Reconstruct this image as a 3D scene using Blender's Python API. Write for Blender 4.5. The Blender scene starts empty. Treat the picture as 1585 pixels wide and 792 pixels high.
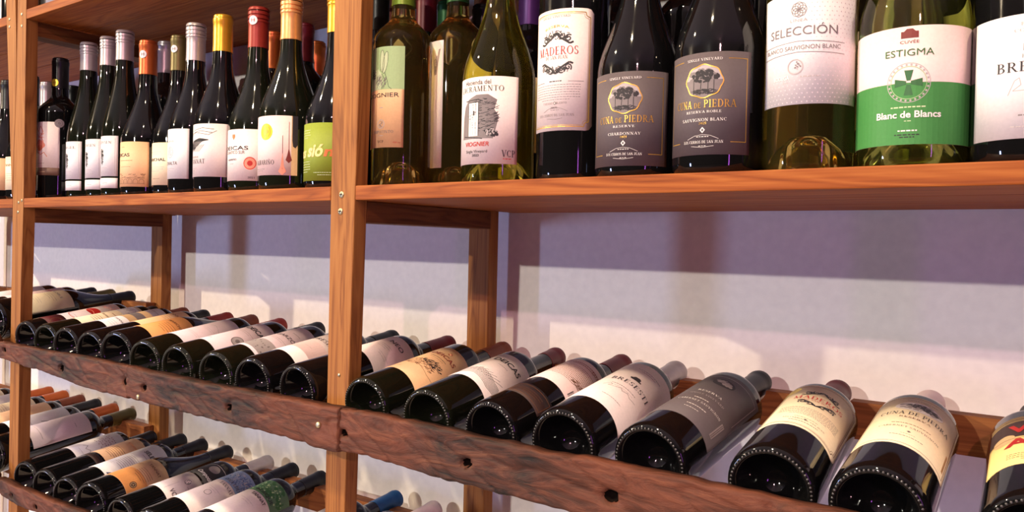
import bpy, bmesh, math, random
from math import sin, cos, pi, radians, hypot
from mathutils import Vector, Matrix, noise

# ------------------------------------------------------------------ camera, world, light, exposure
scene = bpy.context.scene
COL = scene.collection
F_PX, W_PX = 1212.0, 1585.0
CAM_Y, CAM_Z = -0.643, 1.40
yaw, pit, roll = radians(35.3), radians(-0.72), radians(1.26)
fw = Vector((-sin(yaw) * cos(pit), cos(yaw) * cos(pit), sin(pit)))
r0 = Vector((cos(yaw), sin(yaw), 0)); u0 = r0.cross(fw)
rt = cos(roll) * r0 + sin(roll) * u0; up = -sin(roll) * r0 + cos(roll) * u0
cam_d = bpy.data.cameras.new('camera'); cam = bpy.data.objects.new('camera', cam_d); COL.objects.link(cam)
cam_d.sensor_width = 36.0; cam_d.lens = 36.0 * F_PX / W_PX; cam_d.clip_start = 0.02
M = Matrix((rt, up, -fw)).transposed().to_4x4(); M.translation = Vector((0, CAM_Y, CAM_Z)); cam.matrix_world = M
scene.camera = cam

vs = scene.view_settings
vs.view_transform = 'Standard'; vs.look = 'None'; vs.gamma = 1.0; vs.use_curve_mapping = False
vs.exposure = -0.15

world = bpy.data.worlds.new('room_ambience'); scene.world = world; world.use_nodes = True
bg = world.node_tree.nodes['Background']
bg.inputs[0].default_value = (1.0, 0.82, 0.70, 1); bg.inputs[1].default_value = 0.036


def lamp_area(name, loc, target, w, h, power, col):
    d = bpy.data.lights.new(name, 'AREA'); d.shape = 'RECTANGLE'; d.size = w; d.size_y = h
    d.energy = power; d.color = col
    o = bpy.data.objects.new(name, d); COL.objects.link(o); o.location = loc
    o.rotation_euler = (Vector(target) - Vector(loc)).to_track_quat('-Z', 'Y').to_euler()
    return o


def lamp_spot(name, loc, target, radius, power, col, angle=60, blend=0.5):
    d = bpy.data.lights.new(name, 'SPOT'); d.shadow_soft_size = radius; d.energy = power; d.color = col
    d.spot_size = radians(angle); d.spot_blend = blend
    o = bpy.data.objects.new(name, d); COL.objects.link(o); o.location = loc
    o.rotation_euler = (Vector(target) - Vector(loc)).to_track_quat('-Z', 'Y').to_euler()
    return o


# ceiling spots in rows in front of the rack, a doorway on the left, a violet sign light on the right
lamp_spot('ceiling_spot_near', (-0.40, -0.95, 2.78), (-0.25, 0.1, 1.2), 0.03, 105, (1.0, 0.80, 0.52), 76, 0.7)
lamp_spot('ceiling_spot_left', (-1.75, -1.00, 2.78), (-1.3, 0.1, 1.2), 0.03, 90, (1.0, 0.80, 0.52), 90, 0.6)
lamp_spot('ceiling_spot_second', (-4.45, -2.70, 2.78), (-1.0, 0.1, 1.3), 0.03, 680, (1.0, 0.80, 0.54), 80, 0.6)
lamp_spot('ceiling_spot_third', (0.9, -2.9, 2.78), (-0.7, 0.1, 1.35), 0.03, 165, (1.0, 0.54, 0.60), 80, 0.6)
lamp_spot('ceiling_spot_far', (-0.9, -5.4, 2.78), (-0.8, 0.1, 1.35), 0.04, 640, (1.0, 0.93, 0.80), 60, 0.6)
lamp_area('doorway_light', (-3.1, -2.4, 1.02), (-0.9, 0.1, 1.25), 0.17, 0.62, 40, (0.46, 0.57, 1.0))
lamp_area('violet_strip', (2.4, -2.2, 1.15), (-0.3, 0.1, 1.3), 0.10, 1.1, 9, (0.70, 0.15, 1.0))

# ------------------------------------------------------------------ materials


def lin(c):
    return tuple(((v / 255) / 12.92 if v / 255 <= 0.04045 else ((v / 255 + 0.055) / 1.055) ** 2.4) for v in c) + (1.0,)


MATS = {}


def base_mat(name):
    m = bpy.data.materials.new(name); m.use_nodes = True
    nt = m.node_tree
    return m, nt, nt.nodes['Principled BSDF']


def link(nt, a, b):
    nt.links.new(a, b)


def noise_bump(nt, b, scale, strength, dist=0.001, coord='Object', mapping=None, detail=4):
    tc = nt.nodes.new('ShaderNodeTexCoord'); n = nt.nodes.new('ShaderNodeTexNoise'); bp = nt.nodes.new('ShaderNodeBump')
    n.inputs['Scale'].default_value = scale; n.inputs['Detail'].default_value = detail
    src = tc.outputs[coord]
    if mapping:
        mp = nt.nodes.new('ShaderNodeMapping'); mp.inputs['Scale'].default_value = mapping
        link(nt, src, mp.inputs['Vector']); src = mp.outputs['Vector']
    link(nt, src, n.inputs['Vector']); link(nt, n.outputs['Fac'], bp.inputs['Height'])
    bp.inputs['Strength'].default_value = strength; bp.inputs['Distance'].default_value = dist
    link(nt, bp.outputs['Normal'], b.inputs['Normal'])
    return n


def ramp(nt, fac, stops):
    r = nt.nodes.new('ShaderNodeValToRGB')
    el = r.color_ramp.elements
    while len(el) < len(stops):
        el.new(0.5)
    for e, (p, c) in zip(el, stops):
        e.position = p; e.color = lin(c)
    link(nt, fac, r.inputs['Fac'])
    return r


def wood(name, axis, cols, rough=0.62, fine=1.0):
    """planed softwood: growth bands plus fine streaks drawn out along the board's axis"""
    m, nt, b = base_mat(name)
    tc = nt.nodes.new('ShaderNodeTexCoord')
    mp = nt.nodes.new('ShaderNodeMapping'); sc = [26.0, 26.0, 26.0]; sc[axis] = 1.6
    mp.inputs['Scale'].default_value = sc
    link(nt, tc.outputs['Object'], mp.inputs['Vector'])
    n1 = nt.nodes.new('ShaderNodeTexNoise'); n1.inputs['Scale'].default_value = 1.0
    n1.inputs['Detail'].default_value = 3; n1.inputs['Distortion'].default_value = 1.2
    link(nt, mp.outputs['Vector'], n1.inputs['Vector'])
    mp2 = nt.nodes.new('ShaderNodeMapping'); sc2 = [420.0, 420.0, 420.0]; sc2[axis] = 14.0
    mp2.inputs['Scale'].default_value = sc2
    link(nt, tc.outputs['Object'], mp2.inputs['Vector'])
    n2 = nt.nodes.new('ShaderNodeTexNoise'); n2.inputs['Scale'].default_value = fine; n2.inputs['Detail'].default_value = 2
    link(nt, mp2.outputs['Vector'], n2.inputs['Vector'])
    w = nt.nodes.new('ShaderNodeMath'); w.operation = 'MULTIPLY'; w.inputs[1].default_value = 7.0
    link(nt, n1.outputs['Fac'], w.inputs[0])
    fr = nt.nodes.new('ShaderNodeMath'); fr.operation = 'PINGPONG'; fr.inputs[1].default_value = 0.5
    link(nt, w.outputs[0], fr.inputs[0])
    a = nt.nodes.new('ShaderNodeMath'); a.operation = 'MULTIPLY_ADD'; a.inputs[1].default_value = 0.55
    link(nt, n2.outputs['Fac'], a.inputs[0])
    ml = nt.nodes.new('ShaderNodeMath'); ml.operation = 'MULTIPLY'; ml.inputs[1].default_value = 0.9
    link(nt, fr.outputs[0], ml.inputs[0]); link(nt, ml.outputs[0], a.inputs[2])
    r = ramp(nt, a.outputs[0], [(0.12, cols[0]), (0.45, cols[1]), (0.85, cols[2])])
    link(nt, r.outputs['Color'], b.inputs['Base Color'])
    bp = nt.nodes.new('ShaderNodeBump'); bp.inputs['Strength'].default_value = 0.25; bp.inputs['Distance'].default_value = 0.0006
    link(nt, n2.outputs['Fac'], bp.inputs['Height']); link(nt, bp.outputs['Normal'], b.inputs['Normal'])
    b.inputs['Roughness'].default_value = rough; b.inputs['Specular IOR Level'].default_value = 0.22
    return m


POSTC = [(106, 60, 27), (144, 91, 44), (160, 108, 56)]
SHELFC = [(110, 50, 16), (142, 74, 27), (164, 96, 42)]
MATS['wood_z'] = wood('stained_pine_upright', 2, POSTC)
MATS['wood_x'] = wood('stained_pine_shelf', 0, SHELFC)
MATS['wood_y'] = wood('stained_pine_brace', 1, [(74, 40, 18), (104, 60, 28), (120, 72, 36)])
MATS['wood_rear'] = wood('stained_pine_neck_rail', 0, [(92, 50, 24), (132, 78, 40), (152, 98, 52)])


def bark_mat():
    m, nt, b = base_mat('reclaimed_live_edge_wood')
    tc = nt.nodes.new('ShaderNodeTexCoord')
    mp = nt.nodes.new('ShaderNodeMapping'); mp.inputs['Scale'].default_value = (13, 56, 56); mp.inputs['Rotation'].default_value = (0, radians(18), 0)
    link(nt, tc.outputs['Object'], mp.inputs['Vector'])
    n1 = nt.nodes.new('ShaderNodeTexNoise'); n1.inputs['Scale'].default_value = 1.2; n1.inputs['Detail'].default_value = 7
    n1.inputs['Roughness'].default_value = 0.65; n1.inputs['Distortion'].default_value = 1.1
    link(nt, mp.outputs['Vector'], n1.inputs['Vector'])
    r = ramp(nt, n1.outputs['Fac'], [(0.36, (26, 18, 15)), (0.47, (74, 42, 30)), (0.56, (98, 54, 38)), (0.70, (128, 78, 54))])
    n2 = nt.nodes.new('ShaderNodeTexNoise'); n2.inputs['Scale'].default_value = 5; n2.inputs['Detail'].default_value = 3
    link(nt, tc.outputs['Object'], n2.inputs['Vector'])
    r2 = ramp(nt, n2.outputs['Fac'], [(0.44, (38, 32, 30)), (0.56, (104, 58, 40))])
    mx = nt.nodes.new('ShaderNodeMix'); mx.data_type = 'RGBA'; mx.blend_type = 'MIX'; mx.inputs[0].default_value = 0.45
    link(nt, r.outputs['Color'], mx.inputs[6]); link(nt, r2.outputs['Color'], mx.inputs[7])
    link(nt, mx.outputs[2], b.inputs['Base Color'])
    bp = nt.nodes.new('ShaderNodeBump'); bp.inputs['Strength'].default_value = 0.8; bp.inputs['Distance'].default_value = 0.003
    link(nt, n1.outputs['Fac'], bp.inputs['Height']); link(nt, bp.outputs['Normal'], b.inputs['Normal'])
    b.inputs['Roughness'].default_value = 0.62; b.inputs['Specular IOR Level'].default_value = 0.25
    return m


MATS['bark'] = bark_mat()


def plaster():
    m, nt, b = base_mat('painted_plaster_wall')
    n = noise_bump(nt, b, 90, 0.12, 0.002)
    r = ramp(nt, n.outputs['Fac'], [(0.3, (226, 221, 222)), (0.7, (234, 229, 229))])
    link(nt, r.outputs['Color'], b.inputs['Base Color']); b.inputs['Roughness'].default_value = 0.75
    return m


MATS['plaster'] = plaster()
m, nt, b = base_mat('ceramic_floor'); n = noise_bump(nt, b, 3, 0.1)
r = ramp(nt, n.outputs['Fac'], [(0.3, (196, 182, 162)), (0.7, (212, 200, 182))]); link(nt, r.outputs['Color'], b.inputs['Base Color'])
b.inputs['Roughness'].default_value = 0.5; MATS['floor'] = m


def glass_dark(name, col, rough=0.05):
    m, nt, b = base_mat(name)
    n = noise_bump(nt, b, 22, 0.05, 0.002, detail=1)
    r = ramp(nt, n.outputs['Fac'], [(0.3, col), (0.7, tuple(min(255, int(c * 1.15)) for c in col))])
    link(nt, r.outputs['Color'], b.inputs['Base Color'])
    b.inputs['Roughness'].default_value = rough; b.inputs['IOR'].default_value = 1.5
    return m


def glass_clear(name, col):
    m, nt, b = base_mat(name)
    noise_bump(nt, b, 22, 0.05, 0.002, detail=1)
    b.inputs['Base Color'].default_value = lin(col)
    b.inputs['Roughness'].default_value = 0.02; b.inputs['IOR'].default_value = 1.36
    b.inputs['Transmission Weight'].default_value = 0.985
    return m


MATS['black'] = glass_dark('black_wine_glass', (12, 12, 13))
MATS['darkgreen'] = glass_dark('dark_green_wine_glass', (16, 19, 12))
MATS['beads'] = glass_dark('glint_lightened_bead_glass', (70, 68, 68), 0.22)  # paler and rougher than the bottle glass: sparkle put into the bead colour
MATS['olive'] = glass_clear('olive_green_wine_glass', (186, 178, 66))
MATS['amber'] = glass_clear('clear_glass_white_wine', (226, 196, 112))
MATS['straw'] = glass_clear('clear_glass_straw_wine', (216, 196, 104))
MATS['sage'] = glass_clear('pale_green_wine_glass', (168, 178, 84))


def flat(name, col, rough=0.55, metal=0.0, bump=0.06, bscale=400):
    """paper, ink, foil: one colour with a faint fibre variation"""
    if name in MATS:
        return MATS[name]
    m, nt, b = base_mat(name)
    n = noise_bump(nt, b, bscale, bump, 0.0004, detail=2)
    r = ramp(nt, n.outputs['Fac'], [(0.25, tuple(int(c * 0.965) for c in col)), (0.75, col)])
    link(nt, r.outputs['Color'], b.inputs['Base Color'])
    b.inputs['Roughness'].default_value = rough; b.inputs['Metallic'].default_value = metal; b.inputs['Specular IOR Level'].default_value = 0.3
    MATS[name] = m
    return m


PAPER = {'white': (232, 226, 228), 'cream': (240, 222, 190), 'peach': (243, 196, 150), 'pinkwhite': (236, 220, 218), 'orange': (240, 166, 100),
         'greylabel': (94, 84, 88), 'rose': (236, 208, 206), 'sagegreen': (164, 190, 140), 'lime': (136, 152, 48), 'green': (66, 134, 68),
         'brownband': (112, 84, 72), 'bluegrey': (120, 136, 170), 'mossgreen': (84, 118, 88), 'yellowcream': (244, 212, 142), 'tan': (214, 178, 134),
         'darkbrown': (64, 44, 42), 'lilac': (222, 200, 208), 'wine': (90, 28, 36), 'charcoal': (44, 40, 44)}
INK = {'ink': (44, 40, 44), 'grey': (124, 114, 116), 'red': (178, 38, 34), 'gold': (206, 160, 70), 'palegrey': (176, 166, 168), 'inkwhite': (236, 230, 226),
       'brown': (120, 78, 52), 'orangeink': (206, 110, 58), 'inkgreen': (50, 100, 56), 'yellowgold': (226, 200, 60), 'blueink': (66, 84, 128), 'maroon': (118, 46, 40),
       'palegreen': (196, 210, 170), 'coral': (228, 140, 120), 'greenlight': (160, 186, 140)}
FOIL = {'f_black': (20, 19, 21, .35, .0), 'f_silver': (178, 168, 168, .36, .45), 'f_copper': (182, 92, 44, .35, .45), 'f_olive': (96, 84, 44, .4, .4), 'f_gold': (222, 166, 50, .3, .6),
        'f_red': (136, 42, 34, .4, .25), 'f_rosegold': (222, 158, 100, .35, .45), 'f_brown': (112, 56, 34, .4, .3), 'f_maroon': (92, 18, 24, .4, .1), 'f_green': (108, 132, 44, .35, .3),
        'f_purple': (84, 48, 112, .4, .3), 'f_blue': (28, 78, 132, .35, .3), 'f_white': (228, 206, 204, .4, .1), 'f_darkgreen': (38, 84, 40, .4, .3), 'f_grey': (166, 158, 160, .35, .5)}


def P(k):
    if k in PAPER: return flat('paper_' + k, PAPER[k])
    if k in INK:
        return flat('ink_' + k, INK[k], 0.35 if 'gold' in k else 0.5, 0.5 if 'gold' in k else 0.0)
    f = FOIL[k]; return flat('capsule_' + k[2:], f[:3], f[3], f[4], 0.1, 160)


MATS['zinc'] = flat('zinc_screw', (190, 176, 140), 0.35, 0.8)
MATS['slot'] = flat('dark_recess', (20, 14, 11), 0.95)
MATS['slot'].node_tree.nodes['Principled BSDF'].inputs['Specular IOR Level'].default_value = 0.05

# ------------------------------------------------------------------ mesh helpers


def mesh_obj(name, bm, mats, parent=None, smooth=False):
    me = bpy.data.meshes.new(name)
    bm.normal_update(); bm.to_mesh(me); bm.free()
    for mt in (mats if isinstance(mats, (list, tuple)) else [mats]):
        me.materials.append(mt)
    if smooth:
        me.polygons.foreach_set('use_smooth', [True] * len(me.polygons))
    o = bpy.data.objects.new(name, me); COL.objects.link(o)
    if parent: o.parent = parent
    return o


def tag(o, label=None, cat=None, group=None, kind=None):
    if label: o['label'] = label
    if cat: o['category'] = cat
    if group: o['group'] = group
    if kind: o['kind'] = kind
    return o


def empty(name, loc=(0, 0, 0)):
    o = bpy.data.objects.new(name, None); COL.objects.link(o); o.location = loc; o.empty_display_size = 0.05
    return o


def box_bm(x0, x1, y0, y1, z0, z1, bev=0.0015):
    bm = bmesh.new(); bmesh.ops.create_cube(bm, size=1.0)
    for v in bm.verts:
        v.co = Vector((x0 + (v.co.x + .5) * (x1 - x0), y0 + (v.co.y + .5) * (y1 - y0), z0 + (v.co.z + .5) * (z1 - z0)))
    if bev:
        bmesh.ops.bevel(bm, geom=bm.edges[:], offset=bev, segments=2, affect='EDGES', profile=0.6)
    return bm


def revolve(prof, n=40):
    bm = bmesh.new(); rings = []
    for (r, z) in prof:
        if r < 1e-6:
            rings.append([bm.verts.new((0, 0, z))])
        else:
            rings.append([bm.verts.new((r * cos(2 * pi * k / n), r * sin(2 * pi * k / n), z)) for k in range(n)])
    for a, c in zip(rings, rings[1:]):
        for k in range(n):
            k2 = (k + 1) % n
            if len(a) == 1 and len(c) == 1: continue
            if len(a) == 1: bm.faces.new((a[0], c[k2], c[k]))
            elif len(c) == 1: bm.faces.new((a[k], a[k2], c[0]))
            else: bm.faces.new((a[k], a[k2], c[k2], c[k]))
    return bm


# ------------------------------------------------------------------ the setting
tag(mesh_obj('wall_back', box_bm(-4.2, 2.4, .325, .425, 0, 2.9, 0), MATS['plaster']), kind='structure')
tag(mesh_obj('floor', box_bm(-5.2, 3.2, -6.5, .425, -.06, 0, 0), MATS['floor']), kind='structure')
tag(mesh_obj('ceiling', box_bm(-5.2, 3.2, -6.5, .425, 2.9, 2.96, 0), MATS['plaster']), kind='structure')

# ------------------------------------------------------------------ the rack
SHELF_Z0, SHELF_Z1 = 1.450, 1.467
UP_Z0, UP_Z1 = 1.789, 1.806
rack = empty('wine_rack', (0, 0, 0))
tag(rack, 'brown stained wooden wine rack with bottle shelves and rough live-edge rails against the wall', 'wine rack')
ROOT = rack


def screw(x, z, parent, y=0.0, r=.0042):
    bm = revolve([(0, -.0006), (r * .5, -.0008), (r * .92, -.0004), (r, 0.0006), (r, .003)], 20)
    for v in bm.verts:
        v.co = Vector((x + v.co.x, y + v.co.z - .0004, z + v.co.y))
    bmesh.ops.recalc_face_normals(bm, faces=bm.faces[:])
    s = mesh_obj('screw', bm, MATS['zinc'], parent, True)
    return s


def screw_cross(x, z, parent, y=0.0, r=.0042):
    bm = bmesh.new(); a = r * .55; t = r * .13
    pts = [(-t, a), (t, a), (t, t), (a, t), (a, -t), (t, -t), (t, -a), (-t, -a), (-t, -t), (-a, -t), (-a, t), (-t, t)]
    f = bm.faces.new([bm.verts.new((x + px, y - .0013, z + pz)) for px, pz in pts])
    g = bmesh.ops.extrude_face_region(bm, geom=[f])
    for v in [e for e in g['geom'] if isinstance(e, bmesh.types.BMVert)]: v.co.y += .0012
    bmesh.ops.recalc_face_normals(bm, faces=bm.faces[:])
    return mesh_obj('screw_recess', bm, MATS['slot'], parent)


POSTS = [(-2.440, -2.398), (-1.581, -1.537), (-0.7245, -0.683), (0.132, 0.174)]
for i, (a, c) in enumerate(POSTS):
    if i == 1:   # this upright is split at the top: a second, tapering board leans away to the left
        def blade(prof):
            bm = bmesh.new(); fr = []
            for z, xl, xr in prof:
                fr.append([bm.verts.new(v) for v in ((xl, 0, z), (xr, 0, z), (xr, .020, z), (xl, .020, z))])
            for s, t in zip(fr, fr[1:]):
                for k in range(4): bm.faces.new((s[k], s[(k + 1) % 4], t[(k + 1) % 4], t[k]))
            bm.faces.new(fr[0][::-1]); bm.faces.new(fr[-1])
            bmesh.ops.bevel(bm, geom=[e for e in bm.edges if abs(e.verts[0].co.z - e.verts[1].co.z) > .01], offset=.0012, segments=2, affect='EDGES')
            bmesh.ops.recalc_face_normals(bm, faces=bm.faces[:])
            return bm
        bm = blade([(0.0, a, c - .009), (1.18, a, c - .0075), (1.30, a, c - .0055), (1.46, a, c), (1.56, a + .004, c), (1.70, a + .009, c), (1.84, a + .010, c), (2.1, a + .011, c)])
        mesh_obj('front_post', blade([(1.47, a - .004, a - .0006), (1.56, a - .012, a + .0030), (1.70, a - .025, a + .0078), (1.76, a - .031, a + .0050), (1.84, a - .040, a + .0000), (2.1, a - .052, a - .006)]), MATS['wood_z'], ROOT)
    else:
        bm = box_bm(a, c, 0, .020, 0, 2.1)
        if i == 2:
            for v in bm.verts:
                if v.co.x > (a + c) / 2: v.co.x += (v.co.z - 1.45) * .02   # the board narrows towards the floor
    fp = mesh_obj('front_post', bm, MATS['wood_z'], ROOT)
    if i == 2:
        for x, z in ((-.7055, 1.4568), (-.7070, 1.4369)):
            screw(x, z, fp); screw_cross(x, z, fp)
        screw(-.7038, 1.2421, fp, r=.0022)  # this screw head stands in for a small knot in the board
    for zb_ in (1.176, .9315):   # packing block that holds the rough rail off the upright
        mesh_obj('rail_spacer', box_bm(a + .004, c - .010, -.0178, -.0002, zb_, zb_ + .024), MATS['wood_z'], ROOT)
    if i == 1:
        for x, z in ((-1.6035, 1.7984), (-1.6030, 1.7841), (-1.5537, 1.7999), (-1.5531, 1.7789), (-1.5433, 1.4631), (-1.5581, 1.4422), (-1.5561, 1.4598)):
            screw(x, z, fp, r=.0030)
    mesh_obj('rear_post', box_bm(a, c - .003, .268, .290, 0, 2.1), MATS['wood_z'], ROOT)
    for z1 in (SHELF_Z0, UP_Z0):
        mesh_obj('cross_brace', box_bm(a + .002, c - .0006, .0202, .2678, z1 - .026, z1 - .0002), MATS['wood_y'], ROOT)
# shelf boards, one per bay, front edge flush with the uprights
for k in range(3):
    x0, x1 = POSTS[k][1], POSTS[k + 1][0]
    for z0, z1, nm in ((SHELF_Z0, SHELF_Z1, 'shelf_board'), (UP_Z0, UP_Z1, 'shelf_board'), (2.083, 2.1, 'top_board')):
        # three boards side by side make the depth of a shelf
        e = .0005
        notch = {UP_Z0: .034, 2.083: .052}.get(z0, 0) if k == 0 else 0
        spans = ((0, .1005, 0), (.1020, .2025, 0), (.2040, .3235, 0))
        if notch: spans = ((0, .0203, notch), (.0206, .1005, 0)) + spans[1:]
        for y0, y1, cut in spans:
            mesh_obj(nm, box_bm(x0 + e, x1 - cut - e, y0, y1, z0, z1), MATS['wood_x'], ROOT)


def lerp_pts(pts, x):
    if x <= pts[0][0]: return pts[0][1]
    for (a, b_), (c, d) in zip(pts, pts[1:]):
        if x <= c:
            t = (x - a) / (c - a); t = t * t * (3 - 2 * t); return b_ + (d - b_) * t
    return pts[-1][1]


def live_rail(x0, x1, top, bot, holes, seed, thick=.034, name='live_edge_rail'):
    """rough-sawn plank whose long edges follow the tree; front face chipped, with knot holes"""
    bm = bmesh.new(); n = int((x1 - x0) / .0024) + 1; rows = []
    NF = 26
    for i in range(n + 1):
        x = x0 + (x1 - x0) * i / n
        zt = lerp_pts(top, x) + .0022 * noise.noise((x * 22, seed, 0)) + .0012 * noise.noise((x * 70, seed, 3))
        zb = lerp_pts(bot, x) + .0035 * noise.noise((x * 14, seed, 7)) + .0018 * noise.noise((x * 60, seed, 9))
        row = []
        for j in range(NF + 1):
            t = j / NF; z = zb + (zt - zb) * t
            edge = min(t, 1 - t)
            y = -thick + .004 * max(0, 1 - edge / .05) ** 2
            y += .0018 * noise.noise((x * 9, z * 40, seed + 2)) + .0009 * noise.noise((x * 60 + z * 60, z * 160, seed + 4))
            rg = noise.noise((x * 16 + z * 26, z * 16, seed + 8)); y += .0024 * max(0, abs(rg) * -13 + 1.0)
            xx = x
            for hx, hz, hr in holes:
                d = hypot((x - hx) / 1.35, z - hz)
                if d < hr: y += .015
                elif d < hr * 2: y += .002 * (2 - d / hr)
            row.append(bm.verts.new((xx, y, z)))
        row.append(bm.verts.new((x, -.0180, zt - .001))); row.append(bm.verts.new((x, -.0180, zb + .001)))
        rows.append(row)
    L = NF + 3
    for a, c in zip(rows, rows[1:]):
        for j in range(L):
            k = (j + 1) % L
            bm.faces.new((a[j], c[j], c[k], a[k]))
    bm.faces.new(rows[0][::-1]); bm.faces.new(rows[-1])
    bmesh.ops.recalc_face_normals(bm, faces=bm.faces[:])
    o = mesh_obj(name, bm, MATS['bark'], ROOT, True)
    for hx, hz, hr in holes:
        if x0 < hx < x1:   # dark heart of the knot, sunk below the face
            kb = revolve([(0, .0055), (hr * .5, .0048), (hr * .85, .0015), (hr * 1.08, -.0020)], 16)
            for v in kb.verts: v.co = Vector((hx + v.co.x * 1.35, -thick + .006 + v.co.z, hz + v.co.y))
            bmesh.ops.recalc_face_normals(kb, faces=kb.faces[:]); mesh_obj('knot_hole', kb, MATS['slot'], o, True)
    return o


MT = [(-2.4, 1.232), (-1.60, 1.231), (-1.56, 1.2105), (-1.40, 1.2105), (-1.25, 1.2135), (-1.114, 1.2120), (-.95, 1.2110), (-.70, 1.2128), (-.52, 1.2135), (-.43, 1.2105), (-.30, 1.2120), (-.156, 1.2098), (.2, 1.211)]
MB = [(-2.4, 1.188), (-1.60, 1.187), (-1.56, 1.181), (-1.41, 1.1749), (-1.35, 1.1721), (-1.23, 1.165), (-1.08, 1.165), (-.80, 1.165), (-.697, 1.1626), (-.638, 1.1645), (-.453, 1.160), (.2, 1.158)]
HM = [(-1.526, 1.1973, .0042), (-1.3181, 1.1877, .0058), (-1.1237, 1.1877, .0050), (-1.068, 1.1869, .0046), (-.8706, 1.1853, .0042), (-.6586, 1.1851, .0042), (-.4826, 1.1828, .0044), (-.3215, 1.1825, .0050)]
for x0, x1, sd in ((-2.43, -1.566, 11), (-1.552, -1.1155, 2), (-1.1135, -.6655, 3), (-.6640, -.12, 5), (-.1185, .17, 6)):
    ro = live_rail(x0, x1, MT, MB, [h for h in HM if x0 < h[0] < x1], sd, .034 if sd != 3 else .0365)
    if sd == 3:
        screw(-.6965, 1.1900, ro, -.0375, .0036); screw(-1.0795, 1.1725, ro, -.0375, .0036)
LZ = -.2445
for x0, x1, sd in ((-2.43, -1.566, 21), (-1.552, -1.10, 22), (-1.0985, -.60, 23), (-.5985, .17, 24)):
    live_rail(x0, x1, [(x, z + LZ) for x, z in MT], [(x, z + LZ + .004) for x, z in MB], [(-1.488, .947, .004), (-1.40, .945, .004)], sd)
# square batten behind each rail that carries the bottoms of the lying bottles
for row in ('mid', 'low'):
    for k in range(3):
        zt = (1.1800 if row == 'mid' else .9320) + (.022 if k == 0 else 0)
        bm = box_bm(POSTS[k][1] + .0005, POSTS[k + 1][0] - .0005, .0215, .044, zt - .010, zt)
        if k == 2 and row == 'mid':   # this one sags to the right
            for v in bm.verts: v.co.z += -.0005 - .008 * (v.co.x + .65) / .54
        if k < 2:
            for v in bm.verts: v.co.z += .0035 if row == 'mid' else .0008
        else:
            for v in bm.verts: v.co.z += .0030
        mesh_obj('base_batten', bm, MATS['wood_rear'], ROOT)

# ------------------------------------------------------------------ label printing kit (millimetres on the paper)
TEXTS = {}


def need_text(s, bold=0):
    TEXTS.setdefault((s, bold), None)


def bake_texts():
    tmp = []
    for (s, bold) in TEXTS:
        c = bpy.data.curves.new('t', 'FONT'); c.body = s; c.size = 1.0; c.resolution_u = 3; c.offset = bold * 0.012
        o = bpy.data.objects.new('t', c); COL.objects.link(o); tmp.append(((s, bold), o, c))
    dg = bpy.context.evaluated_depsgraph_get(); dg.update()
    for key, o, c in tmp:
        me = o.evaluated_get(dg).to_mesh()
        vs_ = [(v.co.x, v.co.y) for v in me.vertices]; fs = [tuple(p.vertices) for p in me.polygons]
        x0 = min(v[0] for v in vs_); x1 = max(v[0] for v in vs_)
        cap = 0.70
        TEXTS[key] = ([((x - (x0 + x1) / 2) / (x1 - x0), y / cap) for x, y in vs_], fs)
        o.evaluated_get(dg).to_mesh_clear()
    for _, o, c in tmp:
        bpy.data.objects.remove(o); bpy.data.curves.remove(c)


def T(s, u, v, w, h, col='ink', bold=0, shear=0.0, arc=0.0):
    """text centred on u, standing on v, w wide, h cap height"""
    need_text(s, bold); return ('t', s, u, v, w, h, col, bold, shear, arc)


def _arc(cx, cy, rx, ry, a0, a1, thin=.055, thick=.15, n=14):
    """curved stroke, heavy at the sides and fine at top and bottom"""
    out = []; pr = None
    for i in range(n + 1):
        a = radians(a0 + (a1 - a0) * i / n); w = thin + (thick - thin) * abs(cos(a)) ** 1.5
        o = (cx + (rx + w / 2) * cos(a), cy + (ry + thin / 2) * sin(a)); q = (cx + (rx - w / 2) * cos(a), cy + (ry - thin / 2) * sin(a))
        if pr: out.append([pr[0], o, q, pr[1]])
        pr = (o, q)
    return out


def _rc(x0, y0, x1, y1): return [[(x0, y0), (x1, y0), (x1, y1), (x0, y1)]]


def _dg(x0, y0, x1, y1, w): return [[(x0 - w / 2, y0), (x0 + w / 2, y0), (x1 + w / 2, y1), (x1 - w / 2, y1)]]


def _sf(x, y, l=.30): return _rc(x - l / 2, y if y < .5 else y - .05, x + l / 2, y + .05 if y < .5 else y)


def _st(x, w=.14): return _rc(x - w / 2, 0, x + w / 2, 1) + _sf(x, 0) + _sf(x, 1)


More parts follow.
